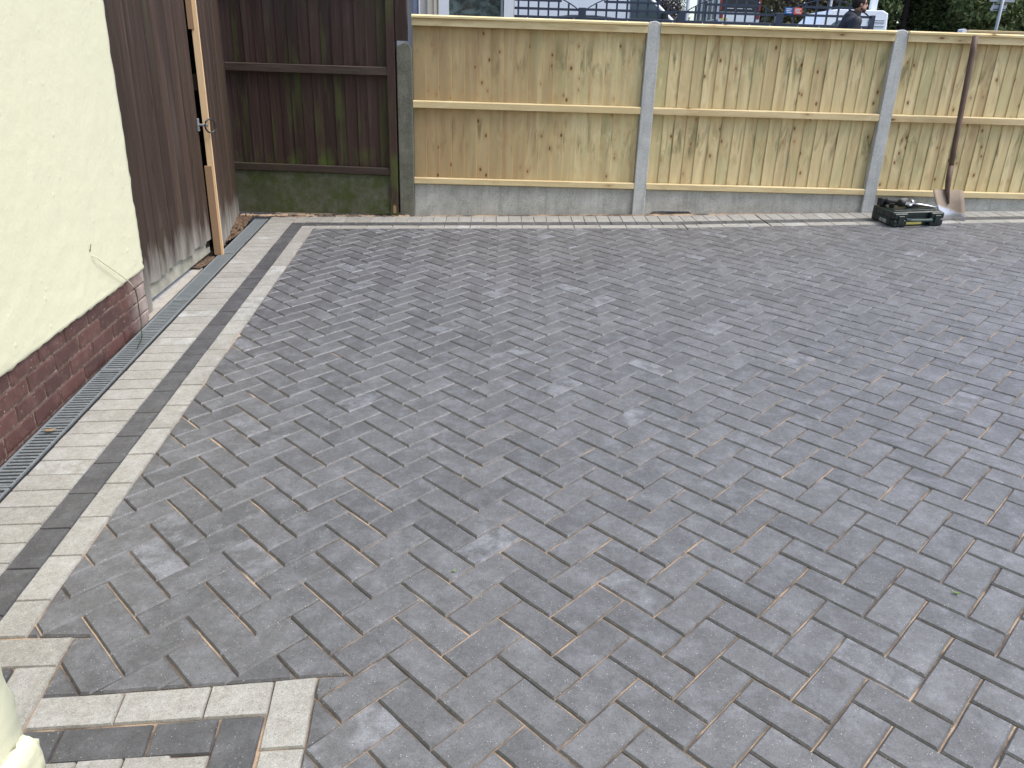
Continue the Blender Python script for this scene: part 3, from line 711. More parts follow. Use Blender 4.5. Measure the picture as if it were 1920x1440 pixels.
b = MB(); b.loft([[(0, .013, z0), (GLn, .013, z0 + .055), (GLn, .030, z0 + .055), (0, .030, z0)] for z0 in (.105, .235)]); b.build('kick_board', 'kick', gate, label='grey weathered board along the foot of the gate')
for z in (0.45, 1.25, 1.85):
    b = MB(); b.box(0.01, GLn + 0.06, .0125, .05, z - .05, z + .05); b.build('ledge_rail', 'fence_rail', gate)
b = MB(); b.box(GLn - .07, GLn + .004, .0125, .055, 0.2, 2.0); b.build('gap_shade_strip', 'black', gate)  # added black strip closing the view through the gap, stands for shade
# latch
b = MB(); b.box(GLn - .034, GLn - .002, -.016, -.0095, .955, 1.035, bev=.002); b.tube([(GLn - .014, -.014, .995), (GLn - .010, -.072, .993)], .008, 8)
lat = b.build('latch_plate', 'galv', gate)
b = MB(); rr = 0.042; b.tube([(GLn + .018 + rr * math.cos(t) * .85, -.078 - rr * .5 * math.cos(t), .988 + rr * math.sin(t)) for t in np.linspace(0, 2 * math.pi, 25)], .0056, 6, False); b.build('ring_handle', 'iron', lat, True)
# second leaf with pale batten
a = Vector((-2.300, 3.760)); e = Vector((-2.545, 4.945)); dv = e - a
g2 = thing('gate', 'plain brown board gate leaf between the pale batten and the dark fence', 'gate', (a.x, a.y, 0), math.atan2(dv.y, dv.x))
GL2 = dv.length; nb = 9; bw = GL2 / nb
for i in range(nb):
    b = MB(); x0 = i * bw + .0018; x1 = (i + 1) * bw - .0018; dy = jit(.0022)
    b.loft([[(x0, -.004 + dy, z), (x0 + .004, -.010 + dy, z), (x1 - .004, -.010 + dy, z), (x1, -.004 + dy, z), (x1, .012, z), (x0, .012, z)] for z in (0.150 + 0.052 * x0 + jit(.005), 2.0)])
    b.build('board', 'gate_wood', g2)
for z in (0.5, 1.25, 1.85):
    b = MB(); b.box(0.01, GL2 - .01, .0125, .05, z - .05, z + .05); b.build('ledge_rail', 'fence_rail', g2)
b = MB(); b.box(-.040, -.002, -.034, .004, .130, 2.0, bev=.002); b.build('batten', 'softwood', g2, label='pale new softwood batten')
b = MB(); b.box(-.03, .55, .056, .07, .16, 2.0); b.build('gap_shade_board', 'black', g2)  # black sheet added behind the batten so the gap looks shaded
b = MB(); b.box(-.054, -.0405, -.022, .022, .140, .735, bev=.002); b.build('closing_strip', 'softwood_dark', g2)
b = MB(); b.box(-.050, -.0405, -.012, .022, 1.56, 2.0, bev=.002); b.build('closing_strip', 'softwood_dark', g2)

# ------------------------------------------------------------------ fences
def board(x0, x1, z0, z1, thick_right=True, front=0.0):
    b = MB(); t0, t1 = (.004, .016) if thick_right else (.0115, .004)
    k = 6; bow = jit(.002)
    rings = []
    for i in range(k + 1):
        z = z0 + (z1 - z0) * i / k; o2 = bow * math.sin(math.pi * i / k)
        rings.append([(x0 + o2, front - t0, z), (x1 + o2 - .0015, front - t1, z), (x1 + o2, front - t1 + .002, z), (x1 + o2, front + .004, z), (x0 + o2, front + .004, z)])
    b.loft(rings); return b
FA = R(1.646)
F0 = Vector((-1.127, 4.881)); fd = Vector((math.cos(FA), math.sin(FA)))
def floc(s): return (F0.x + fd.x * s, F0.y + fd.y * s, 0)
def new_panel(s0, s1, label, bm_, nb, tr=False):
    f = thing('pine_fence', label, 'fence', floc(s0), FA, 'new pine fence bays'); L = s1 - s0; bw = L / nb
    for i in range(nb):
        x0 = i * bw - (.012 if i and tr else 0) + (0 if tr else jit(.004)); x1 = (i + 1) * bw + (jit(.004) if tr else .012)
        board(max(x0, 0), min(x1, L), 0.515, 1.70, tr, 0.052 + (i % 2) * .0012).build('board', bm_, f)
    b = MB(); b.extrude([(-.004, 1.672), (-.006, 1.7235), (.034, 1.7235), (.034, 1.672)], 0, L, 'x'); b.build('top_rail', 'pine_h', f)
    b = MB(); b.extrude([(-.020, 1.7245), (-.021, 1.738), (-.008, 1.7475), (.075, 1.752), (.085, 1.7245)], 0, L, 'x'); b.build('cap_rail', 'pine_cap', f)
    b = MB(); b.extrude([(.002, 1.083), (.000, 1.128), (.010, 1.137), (.0335, 1.137), (.0335, 1.083)], 0, L, 'x'); b.build('middle_rail', 'pine_h', f)
    b = MB(); b.extrude([(.002, .500), (.000, .540), (.008, .547), (.0335, .547), (.0335, .500)], 0, L, 'x'); b.build('bottom_rail', 'pine_h', f)
    b = MB(); b.box(0, L, .0565, .075, 1.60, 1.70); b.build('rear_rail', 'pine_h', f)
    return f
def post(s, h, label, matn, w=.1, z0=0.0, group='concrete fence posts', chip=False):
    p = MB(); hw = w / 2; prof = []
    n = 10
    top = [(hw * math.cos(t), h - hw * .72 + hw * .72 * math.sin(t)) for t in np.linspace(0, math.pi, n)]
    prof = [(hw, z0)] + [(x, z) for x, z in top] + [(-hw, z0)]
    if chip: prof = [(hw, z0), (hw, h - .05), (hw - .02, h - .012), (hw - .055, h - .004), (-hw + .02, h - .02), (-hw, h - .03), (-hw, z0)]
    inner = [(x * .93, z0 if z == z0 else z - .004) for x, z in prof]
    p.loft([[(x, y, z) for x, z in pr] for pr, y in ((inner, -.001), (prof, .004), (prof, .105), (inner, .109))])
    o2 = p.build('concrete_post', matn, None, loc=floc(s)); o2.rotation_euler = (0, 0, FA); tag(o2, label, 'fence post', group); return o2
new_panel(0.062, 1.862, 'pale pine fence panel nearest the dark fence, brownish at its left', 'pine_v_brown', 18, True)
new_panel(1.963, 3.790, 'pale pine fence panel between the two round-topped concrete posts', 'pine_v', 19)
new_panel(3.893, 5.70, 'pale pine fence panel behind the leaning shovel', 'pine_v', 19)
post(1.913, 1.757, 'round-topped grey concrete post in the middle of the pine fence', 'concrete')
post(3.842, 1.755, 'round-topped grey concrete post beside the tool case', 'concrete')
post(0.0, 1.549, 'short mossy old concrete post with chipped top by the dark fence', 'concrete_old', .118, chip=True)
def gboard(s0, s1, label, z1=0.497, notch=None, matn='gravel_board'):
    b = MB(); L = s1 - s0
    def gzl(x): p_ = floc(s0 + x); return gz(p_[0], p_[1])
    n = 24; rings = []
    for i in range(n + 1):
        x = L * i / n; zb = gzl(x) - 0.05
        if notch and notch[0] < x < notch[1]: zb = gzl(x) + 0.016 + jit(.003)
        rings.append([(x, .026 + jit(.0008), zb), (x, .026 + jit(.0008), z1 - .006 + jit(.001)), (x, .031, z1), (x, .071, z1), (x, .076, zb)])
    b.loft(rings); o2 = b.build('gravel_board', matn, None, loc=floc(s0)); o2.rotation_euler = (0, 0, FA); tag(o2, label, 'gravel board', 'concrete gravel boards')
gboard(0.062, 1.862, 'grey concrete gravel board nearest the dark fence')
gboard(1.963, 3.790, 'grey concrete gravel board with a gap under its left end', notch=(.03, .42))
gboard(3.893, 5.70, 'grey concrete gravel board behind the shovel and tool case')
# old dark fence
oa = Vector((-2.551, 4.958)); ob_ = Vector((-1.252, 4.862)); dv = ob_ - oa; OFA = math.atan2(dv.y, dv.x); OL = dv.length
of = thing('board_fence', 'dark brown mossy board fence panel in the corner behind the gates', 'fence', (oa.x, oa.y, 0), OFA)
nb = 15; bw = OL / nb
for i in range(-2, nb): board(i * bw + jit(.003), (i + 1) * bw + .012, 0.60, 2.05, False, .034 + (i % 2) * .0012).build('board', 'fence_wood', of)
for z0, z1, nm in ((1.312, 1.372, 'middle_rail'), (.562, .617, 'bottom_rail'), (1.93, 1.99, 'top_rail')):
    b = MB(); b.extrude([(-.012, z0), (-.012, z1 - .006), (-.004, z1), (.0165, z1), (.0165, z0)], -.16, OL, 'x'); b.build(nm, 'fence_rail', of)
b = MB(); rings = []
for i in range(25):
    x = -.16 + (OL + .16) * i / 24; zb = gz(oa.x + dv.x * i / 24, oa.y) + .008 + jit(.004); rings.append([(x, .0, zb), (x, .0, .555), (x, .004, .560), (x, .05, .560), (x, .05, zb)])
b.loft(rings); o2 = b.build('gravel_board', 'concrete_moss', None, loc=(oa.x, oa.y, 0)); o2.rotation_euler = (0, 0, OFA); tag(o2, 'green mossy concrete gravel board under the dark fence panel', 'gravel board', 'concrete gravel boards')
b = MB(); b.box(-.030, .028, -.012, .06, .232, 2.08, bev=.003); o2 = b.build('timber_post', 'fence_wood', None, loc=(-1.226, 4.858, 0)); tag(o2, 'tall dark brown timber post at the end of the dark fence', 'fence post')
b = MB(); b.box(-.002, .003, -.0145, -.0125, .27, .33); b.box(-.012, .012, -.0142, -.0125, .26, .32); b.build('worn_patch', 'softwood_dark', o2)
b = MB(); b.loft([[(-.043, -.01, z), (.043, -.01, z), (.043, .07, z), (-.043, .07, z)] for z in (1.562, 2.08)]); o2 = b.build('timber_post', 'fence_wood', None, loc=(-1.146, 4.885, 0)); tag(o2, 'dark timber post stub standing on the short old concrete post', 'fence post')

b = MB(); b.box(-.060, -.0432, .0, .07, 1.50, 2.08); b.box(-.054, -.0432, .03, .07, .25, 1.50); b.build('gap_shade_filler', 'black', o2)  # black filler added between the posts in place of the shaded gap
# ------------------------------------------------------------------ shovel
sh = thing('shovel', 'square-mouth shovel with brown wooden shaft leaning on the pine fence', 'shovel', (3.26, 4.70, gz(3.26, 4.70)), 0)
ib = Matrix.Translation(sh.location).inverted()
P0 = Vector((3.268, 4.705, .357)); Pt = Vector((3.222, 4.785, .59)); Ptop = Vector((3.262, 4.955, 1.725))
b = MB(); rings = []
ax = (Pt - P0)
for t, wl, wr_ in ((0.0, -.088, .100), (.25, -.100, .108), (.6, -.118, .118), (1.0, -.124, .122)):
    c = P0 + ax * t; row = []
    N = 9
    for i in range(N):
        u = i / (N - 1); x = wl + (wr_ - wl) * u; cv = -.030 * (abs(2 * u - 1) ** 2.2)
        row.append(c + Vector((x, cv, 0)))
    row += [p + Vector((0, .004, .001)) for p in reversed(row)]
    rings.append(row)
b.loft(rings, ib); b.build('blade', 'blade', sh, True)
b = MB(); s_pts = [P0 + ax * .55 + Vector((0, -.004, 0)), P0 + ax * .95 + Vector((0, -.010, 0)), Pt + (Ptop - Pt) * .06 + Vector((0, -.004, 0)), Pt + (Ptop - Pt) * .16]
b.tube([ib @ p for p in s_pts], [.008, .019, .0225, .0225], 10); b.build('socket', 'shaft', sh, True)
b = MB(); b.tube([ib @ (Pt + (Ptop - Pt) * t) for t in (.10, .3, .6, .9, 1.0)], [.0195, .0205, .021, .0215, .0215], 12); b.build('shaft', 'shaft', sh, True)

# ------------------------------------------------------------------ tool case and tools
TC = Vector((2.882, 4.652)); TR = R(9.1); tz = gz(TC.x, TC.y) + .002
case = thing('tool_case', 'scuffed dark green plastic tool case lying on the edge pavers', 'tool case', (TC.x, TC.y, tz), TR)
tilt = (0.0557 * math.cos(TR) + -0.0298 * math.sin(TR), 0.0298)
case.rotation_euler = (math.atan(0.055), -math.atan(0.030), TR)
def rbox(x0, x1, y0, y1, z0, z1, r=.018, e=.006, n=4):
    def ring(i, z):
        out = []
        for cx, cy, a0 in ((x1 - r, y1 - r, 0), (x0 + r, y1 - r, 90), (x0 + r, y0 + r, 180), (x1 - r, y0 + r, 270)):
            for k in range(n + 1): t = R(a0 + 90 * k / n); out.append((cx + (r - i) * math.cos(t), cy + (r - i) * math.sin(t), z))
        return out
    return [ring(e, z0), ring(0, z0 + e), ring(0, z1 - e), ring(e, z1)]
W2, D2 = .212, .152
b = MB(); b.loft(rbox(-W2, W2, -D2 + .03, D2, 0, .054)); 
b.loft(rbox(-W2, -.098, -D2 - .004, -D2 + .06, 0.002, .053, .012)); b.loft(rbox(.098, W2, -D2 - .004, -D2 + .06, 0.002, .053, .012)); b.build('base', 'case', case)
b = MB(); b.loft(rbox(-W2, W2, -D2 + .03, D2, .0575, .108)); b.loft(rbox(-W2, -.098, -D2 - .004, -D2 + .06, .0575, .104, .012)); b.loft(rbox(.098, W2, -D2 - .004, -D2 + .06, .0575, .104, .012))
b.loft(rbox(-W2 + .03, W2 - .03, -D2 + .07, D2 - .03, .108, .113, .02, .004)); b.build('lid', 'case', case)
b = MB(); b.loft(rbox(-W2 - .003, W2 + .003, -D2 + .03, D2 + .003, .0535, .058, .02, .001)); b.build('seam', 'case_lite', case)
b = MB(); b.tube([(-.10, -D2 + .02, .05), (-.098, -D2 - .012, .052), (-.07, -D2 - .022, .053), (.07, -D2 - .022, .053), (.098, -D2 - .012, .052), (.10, -D2 + .02, .05)], [.012, .012, .011, .011, .012, .012], 8); b.build('handle', 'case_lite', case, True)
for x in (-.155, .155):
    b = MB(); b.loft(rbox(x - .025, x + .025, -D2 - .012, -D2 + .01, .022, .086, .005, .003)); b.build('latch', 'case', case)
b = MB(); b.box(-.085, .05, -D2 + .0275, -D2 + .0295, .010, .036); b.build('label_sticker', 'label_yellow', case)
b = MB(); b.box(-W2 - .0018, -W2 - .0004, -.06, .03, .012, .042); b.build('label_sticker', 'label_grey', case)
for k in range(3):
    b = MB(); b.box(-W2 - .0025, -W2 - .0002, -D2 + .045 + k * .1, -D2 + .052 + k * .1, .004, .102); b.build('rib', 'case', case)
cm = Matrix.LocRotScale(case.location, case.rotation_euler, None)
def on_case(x, y, z): return cm @ Vector((x, y, z))
# cordless drill lying on the lid
dl = thing('cordless_drill', 'black cordless drill lying on the green tool case', 'drill', on_case(-.03, .0, .113), TR + .35)
b = MB(); b.tube([(-.085, 0, .040), (-.08, 0, .040), (-.02, 0, .040), (.03, 0, .040), (.045, 0, .040)], [.018, .028, .030, .028, .022], 12); b.build('body', 'black', dl, True)
b = MB(); b.tube([(.045, 0, .040), (.06, 0, .040), (.085, 0, .040), (.092, 0, .04)], [.020, .022, .018, .010], 12); b.build('chuck', 'steel', dl, True)
b = MB(); b.tube([(-.055, .01, .040), (-.075, .06, .034), (-.095, .125, .032)], [.020, .017, .019], 10); b.build('grip', 'black', dl, True)
b = MB(); b.loft(rbox(-.135, -.06, .118, .165, .004, .062, .008, .004)); b.build('battery', 'black', dl)
b = MB(); b.box(-.05, .01, -.0312, -.029, .03, .05); b.box(-.07, .0, -.012, .012, .0675, .0705); b.build('badge', 'label_grey', dl)
# gripping pliers
plr = thing('pliers', 'steel locking pliers with open jaws on the right of the tool case', 'pliers', on_case(.10, -.03, .114), TR - .25)
b = MB(); b.tube([(-.085, .01, .022), (-.03, .012, .024), (.03, .006, .018), (.10, -.012, .012)], [.010, .011, .009, .006], 8); b.build('handle', 'steel', plr, True)
b = MB(); b.tube([(.10, .030, .012), (.04, .022, .014), (-.03, .004, .018), (-.085, -.012, .020)], [.007, .008, .009, .010], 8); b.build('handle', 'black', plr, True)
b = MB(); b.tube([(-.080, .0, .021), (-.11, .006, .023), (-.128, .02, .026)], [.014, .013, .006], 8); b.build('jaw', 'steel', plr, True)
b = MB(); b.tube([(-.080, -.004, .020), (-.112, -.016, .018), (-.13, -.022, .016)], [.012, .011, .006], 8); b.build('jaw', 'steel', plr, True)
# pouch strap & pencil-like rod
sp = thing('strap', 'folded black tool strap on the back of the tool case', 'strap', on_case(-.10, .07, .114), TR + .9)
b = MB(); b.loft(rbox(-.07, .07, -.018, .018, .0, .012, .006, .002)); b.build('webbing', 'black', sp)
b = MB(); b.loft(rbox(-.075, -.02, -.022, .022, .013, .030, .006, .003)); b.build('buckle', 'black', sp)
b = MB(); p3 = [on_case(.06, .03, .135), on_case(.12, .035, .142), on_case(.20, .05, .146), on_case(.30, .07, .150), on_case(.37, .11, .175)]
b.tube(smooth_pts(p3), .0016, 5); o2 = b.build('wire', 'soil', None); tag(o2, 'thin rusty wire sticking out to the right of the tool case', 'wire')
b = MB(); b.box(-.060, .060, -.015, .015, .0, .026, bev=.006); o2 = b.build('file_handle', 'black', None, loc=on_case(.075, .055, .114)); o2.rotation_euler = (.1, -.12, TR + .05); tag(o2, 'flat black handle lying behind the pliers on the tool case', 'handle')

# ------------------------------------------------------------------ small debris
def bit(name, label, cat, pts, matn, loc, rz):
    b = MB(); b.loft([[(x, y, .0015 + abs(x) * .35) for x, y in pts], [(x, y, .0035 + abs(x) * .35) for x, y in pts]])
    o2 = b.build(name, matn); v_ = GM @ Vector((loc[0], loc[1], loc[2])); o2.location = v_; o2.rotation_euler = (0, 0, rz); tag(o2, label, cat)
lf = [(-.022, 0), (-.010, -.009), (.008, -.010), (.024, 0), (.008, .009), (-.010, .008)]
bit('fallen_leaf', 'dry brown leaf lying on the drain grate', 'leaf', lf, 'leaf_dry', (-2.085, 1.185, .004), .3)
bit('fallen_leaf', 'tiny green leaf on the paving near the lower right corner', 'leaf', [(x * .5, y * .35) for x, y in lf], 'leaf_fresh', (1.02, 0.235, .002), -.5)
bit('fallen_leaf', 'tiny yellow-green leaf between pavers left of the middle', 'leaf', [(x * .3, y * .35) for x, y in lf], 'leaf_fresh', (-.42, .33, .002), .8)

# ------------------------------------------------------------------ beyond the fence
# neighbour's house with window
nh = thing('neighbour_house', "neighbour's house corner with white framed window above the pine fence", 'house', (-2.6, 7.0, hill(-2, 7) - .1), 0)
zb = nh.location.z
b = MB(); b.box(-4, 1.38, .06, 4.0, 0, 3.6); b.box(1.38, 2.305, .06, 4.0, 0, 1.20); b.box(1.38, 2.305, .06, 4.0, 2.9, 3.6); b.box(1.38, 2.305, 1.5, 4.0, 1.2, 2.9); b.build('wall', 'house_wall', nh)
b = MB(); b.box(1.30, 1.345, -.01, .05, .2, 2.9); b.build('door_frame', 'curtain', nh)
b = MB(); b.box(1.355, 1.37, -.02, .05, .2, 2.9); b.build('door_trim', 'upvc', nh)
b = MB(); b.box(1.372, 1.44, -.005, .05, .2, 2.9); b.build('door_frame', 'house_wall', nh)
b = MB(); b.box(1.442, 1.50, -.02, .05, .2, 2.9, bev=.01); b.box(1.505, 1.535, -.03, .05, .2, 2.9, bev=.006); b.build('door_frame', 'cream_paint', nh)
wf = MB(); wf.box(1.555, 1.655, -.03, .07, 1.1, 2.9, bev=.01); wf.box(2.205, 2.30, -.03, .07, 1.1, 2.9, bev=.01); wf.box(1.655, 2.205, -.03, .07, 2.8, 2.9); wf.box(1.655, 2.205, -.03, .07, 1.1, 1.2)
wfo = wf.build('window', 'upvc', nh)
b = MB(); b.box(1.655, 2.205, .015, .03, 1.2, 2.8); b.build('pane', 'glass', wfo)
b = MB(); b.box(2.172, 2.196, -.005, .012, 1.2, 2.8); b.build('bead', 'sign_grey', wfo)

# navy trellis fence
TY = 12.9
postx = [-0.80, 0.846, 2.522, 4.170, 5.745]
for i, x in enumerate(postx):
    b = MB(); wq = .062 if i < 4 else .034
    zz = [hill(x, TY) - .1, 2.345 + i * .008]
    b.box(-wq, wq, -.05, .05, 0, zz[1] - zz[0], bev=.004)
    o2 = b.build('trellis_post', 'navy', None, loc=(x, TY, zz[0]))
    tag(o2, ['navy post of the trellis fence hidden behind the white window frame', 'navy trellis post in front of the dark car roof', 'navy trellis post beside the white van windscreen', 'navy trellis post left of the blue sign', 'slim navy end post of the trellis right of the walking man'][i], 'fence post', 'navy trellis posts')
tl = ['navy trellis fence bay beside the white framed window', 'navy trellis fence bay in front of the white van', 'navy trellis fence bay in front of the black van doors', 'navy trellis fence bay behind the walking man with two small signs']
for i in range(4):
    x0 = postx[i] + .062; x1 = postx[i + 1] - (.062 if i < 3 else .034); L = x1 - x0; zt = 2.338 + i * .008
    t = thing('trellis_fence', tl[i], 'fence', (x0, TY, hill(x0, TY)), 0, 'navy trellis fences'); z0 = t.location.z; zo = i * .010
    b = MB(); b.box(0, L, -.012, .012, .05, 2.15 - z0); b.build('solid_panel', 'navy', t)
    nb = 12
    for k in range(nb):
        c_ = MB(); c_.box(k * L / nb + .004, (k + 1) * L / nb - .004, -.026, -.0125, .05, 2.148 - z0, bev=.003); c_.build('board', 'navy', t)
    b = MB(); b.box(0, L, -.04, .04, 2.151 - z0, 2.212 - z0, bev=.004); b.build('bottom_rail', 'navy', t)
    arch = lambda u: zt - .015 + .26 * math.sin(math.pi * min(max(u, 0), 1)) ** .85
    n = 24; b = MB(); b.loft([[(L * k / n, -.014, arch(k / n) - .016 - z0), (L * k / n, .014, arch(k / n) - .016 - z0), (L * k / n, .014, arch(k / n) + .002 - z0), (L * k / n, -.014, arch(k / n) + .002 - z0)] for k in range(n + 1)]); b.build('arched_top_rail', 'navy', t)
    nv = int(round(L / .175))
    for k in range(1, nv):
        u = k / nv; c_ = MB(); c_.box(L * u - .015, L * u + .015, -.010, .008, 2.213 - z0, arch(u) - .017 - z0); c_.build('slat', 'navy', t)
    for k, zz in enumerate((2.318 + zo, 2.445 + zo, 2.565 + zo)):
        us = [u / 100 for u in range(101) if arch(u / 100) - .014 > zz + (.02 if k else -.02)]
        if us: c_ = MB(); c_.box(L * us[0] + .002, L * us[-1] - .002, -.0185, -.0105, zz - .019 - z0, zz + .019 - z0); c_.build('slat', 'navy', t)
    c_ = MB()
    for u in (.06, .22, .8, .95): c_.ball((L * u, -.02, arch(u) + .010 - z0), .011, 4)
    for u in (.2, .45, .7, .92): c_.ball((L * u + jit(.05), -.046, 2.17 - z0), .009, 4)
    c_.build('fairy_lights', 'white_print', t)
for nm, x0, x1, mm_, lb in (('sign', 4.240, 4.375, 'sign_blue', 'small blue sign with white lines of text on the trellis'), ('sign', 4.392, 4.530, 'sign_red', 'small red sign with white lines of text on the trellis')):
    t = thing(nm, lb, 'sign', (x0, TY - .045, 2.355), 0); wq = x1 - x0
    b = MB(); b.box(0, wq, -.003, .003, 0, .102); b.build('board', mm_, t)
    for k in range(3):
        b = MB(); b.box(.020 + .015 * (k == 0), wq - .020 - .016 * (k == 1), -.0045, -.0034, .018 + k * .027, .031 + k * .027); b.build('text_line', 'white_print', t)

# vehicles -----------------------------------------------------------
def wheel(par, x, y, r, wd_):
    b = MB(); b.loft([[(x + rr * math.cos(t), y + yy, r + rr * math.sin(t)) for t in np.linspace(0, 2 * math.pi, 20, endpoint=False)] for rr, yy in ((r * .82, 0), (r, .03), (r, wd_ - .03), (r * .82, wd_))]); w_ = b.build('wheel', 'tyre', par, True)
    b = MB(); b.loft([[(x + rr * math.cos(t), y + yy, r + rr * math.sin(t)) for t in np.linspace(0, 2 * math.pi, 16, endpoint=False)] for rr, yy in ((r * .62, -.006), (r * .55, .02))]); b.build('rim', 'sign_grey', w_, True)
def body(prof, y0, y1, e=.05, taper=0.0, zt=1.4):
    cx = sum(a for a, z in prof) / len(prof); cz = sum(z for a, z in prof) / len(prof)
    def sc(k): return [(cx + (a - cx) * k, cz + (z - cz) * k) for a, z in prof]
    b = MB(); rings = []
    for k, y in ((.965, y0), (.99, y0 + e * .35), (1, y0 + e), (1, y1 - e), (.99, y1 - e * .35), (.965, y1)):
        rings.append([(a, y + (taper * max(0, z - zt) if y < (y0 + y1) / 2 else -taper * max(0, z - zt)), z) for a, z in sc(k)])
    b.loft(rings); return b
# white panel van side-on behind the trellis (front to the right)
vz = hill(1, 15.5)
v_ = thing('van', 'white panel van side-on behind the trellis, sloping windscreen to the right', 'van', (0.92, 15.2, vz), 0)
q0 = 2.681 - vz; q1 = 2.345 - vz                      # windscreen heights above the road
prof = [(-2.9, .35), (-2.95, .6), (-2.93, 2.15), (-2.85, 2.42), (-2.6, 2.50), (.85, 2.50), (1.15, 2.36), (1.525, q0), (1.925, q1), (2.12, q1 - .20), (2.60, 1.12), (2.80, .98), (2.85, .55), (2.80, .35)]
body(prof, 0, 1.95, .07, .05, 1.3).build('body', 'van_white', v_)
b = MB(); b.extrude([(1.07, 1.28), (1.02, q0 + .12), (1.36, q0 + .10), (1.47, q0 - .04), (1.85, q1 - .03), (1.98, q1 - .2), (1.95, 1.26)], -.004, .03, 'y')
b.v = [(x, y + .05 * max(0, z - 1.3), z) for x, y, z in b.v]; b.build('side_window', 'car_glass', v_)
b = MB(); b.loft([[(x + dx, y, z + dx * .8) for x, z, y in ((1.22, q0 + .24, .16), (1.22, q0 + .24, 1.79), (1.93, q1 - .02, 1.86), (1.93, q1 - .02, .09))] for dx in (-.05, .008)]); b.build('windscreen', 'car_glass', v_)
b = MB(); b.tube([(1.62, -.02, q1 - .05), (1.66, -.12, q1 + .02)], .02, 6); b.loft([[(x + 1.67, y - .24, z + q1 - .08) for x, y, z in r_] for r_ in rbox(-.05, .07, -.08, .1, 0, .21, .03, .02)]); b.build('wing_mirror', 'black', v_)
for x in (-1.9, 1.85): wheel(v_, x, -.02, .34, .22)
b = MB(); b.box(2.72, 2.835, .05, .30, .75, .98, bev=.03); b.build('headlight', 'glass', v_)
# dark car
cz_ = hill(1.2, 14)
c_ = thing('car', 'dark car parked behind the trellis with only its roof showing', 'car', (1.16, 13.75, cz_), 0)
ztop = 2.312 - cz_
prof = [(-2.05, .3), (-2.1, .75), (-1.95, .92), (-1.35, 1.0), (-.85, ztop - .06), (-.45, ztop - .006), (0.0, ztop), (.35, ztop - .03), (.7, ztop - .10), (1.25, 1.0), (1.95, .85), (2.1, .65), (2.08, .3)]
body(prof, 0, 1.7, .12, .18, .95).build('body', 'car_black', c_)
b = MB(); b.extrude([(-1.2, 1.02), (-.82, ztop - .12), (.3, ztop - .09), (1.05, 1.02)], .004, .06, 'y'); b.v = [(x, y + .18 * max(0, z - .95), z) for x, y, z in b.v]; b.build('side_window', 'car_glass', c_)
for x in (-1.35, 1.35): wheel(c_, x, -.01, .31, .2)
# black-doored box van seen from behind, up the road
kz = hill(10, 38) ; kx0, kx1 = 9.09, 10.97
k_ = thing('box_van', 'box van seen from behind with black doors and white bumper', 'van', ((kx0 + kx1) / 2, 38.0, kz), 0)
hw = (kx1 - kx0) / 2; bz = 3.66 - kz; wt = 3.96 - kz
b = MB(); b.box(-hw, hw, .06, 5.0, bz, 2.9, bev=.05); b.build('box', 'van_white', k_)
b = MB(); b.box(-hw + .02, hw - .02, -.02, .055, wt + .015, 2.85, bev=.01); b.build('rear_door', 'truck_black', k_)
b = MB(); b.box(-hw, hw, -.06, .055, bz - .05, wt - .01, bev=.02); b.build('bumper', 'van_white', k_)
b = MB(); b.box(-hw + .03, hw - .03, -.03, -.021, wt + .03, wt + .06); b.build('trim_strip', 'white_print', k_)
for s_ in (-1, 1):
    b = MB(); x = s_ * (hw - .10); b.box(x - .085, x + .085, -.085, -.0605, bz + .09, wt - .012, bev=.01); b.build('tail_light', 'lamp_red', k_)
    b = MB(); x = s_ * (hw - .045); b.box(x - .05, x + .05, -.05, -.0205, wt + .12, 2.6, bev=.01); b.build('tail_light', 'lamp_red', k_)
b = MB(); b.box(-hw + .10, -hw + .42, -.075, -.061, bz + .02, bz + .10); b.build('number_plate', 'plate_yellow', k_)
for k in range(3):
    b = MB(); b.box(-.62 + k * .42, -.28 + k * .42, -.0235, -.0205, wt + .20, wt + .225); b.build('text_line', 'white_print', k_)
b = MB(); b.box(-.25, .38, -.0235, -.0205, wt + .33, wt + .35); b.build('text_line', 'white_print', k_)
cu = bpy.data.curves.new('lettering', 'FONT'); cu.body = 'LEWIS'; cu.size = .32; cu.extrude = .004; cu.align_x = 'CENTER'; cu.space_character = 1.35
to = bpy.data.objects.new('lettering_tmp', cu); col.objects.link(to); bpy.context.view_layer.update()
me = bpy.data.meshes.new_from_object(to.evaluated_get(bpy.context.evaluated_depsgraph_get())); bpy.data.objects.remove(to)
lo = bpy.data.objects.new('lettering', me); col.objects.link(lo); lo.parent = k_; lo.location = (.10, -.027, wt + .60); lo.rotation_euler = (R(90), 0, 0); me.materials.clear(); me.materials.append(MAT['white_print'])
for yy, mm_ in ((.6, 'truck_black'), (1.6, 'truck_black'), (2.9, 'truck_black'), (4.0, 'truck_black')):
    b = MB(); b.box(-hw - .012, -hw + .004, yy, yy + .62, bz + .1, 2.8); b.build('side_panel', mm_, k_)
for x in (-hw + .1, hw - .32):
    b = MB(); b.loft([[(x + yy, .9 + .36 * math.cos(t), .36 + .36 * math.sin(t)) for t in np.linspace(0, 2 * math.pi, 18, endpoint=False)] for yy in (0, .22)]); b.build('wheel', 'tyre', k_)
b = MB(); b.box(-hw + .1, hw - .1, .2, 4.9, .35, bz - .06); b.build('chassis', 'black', k_)
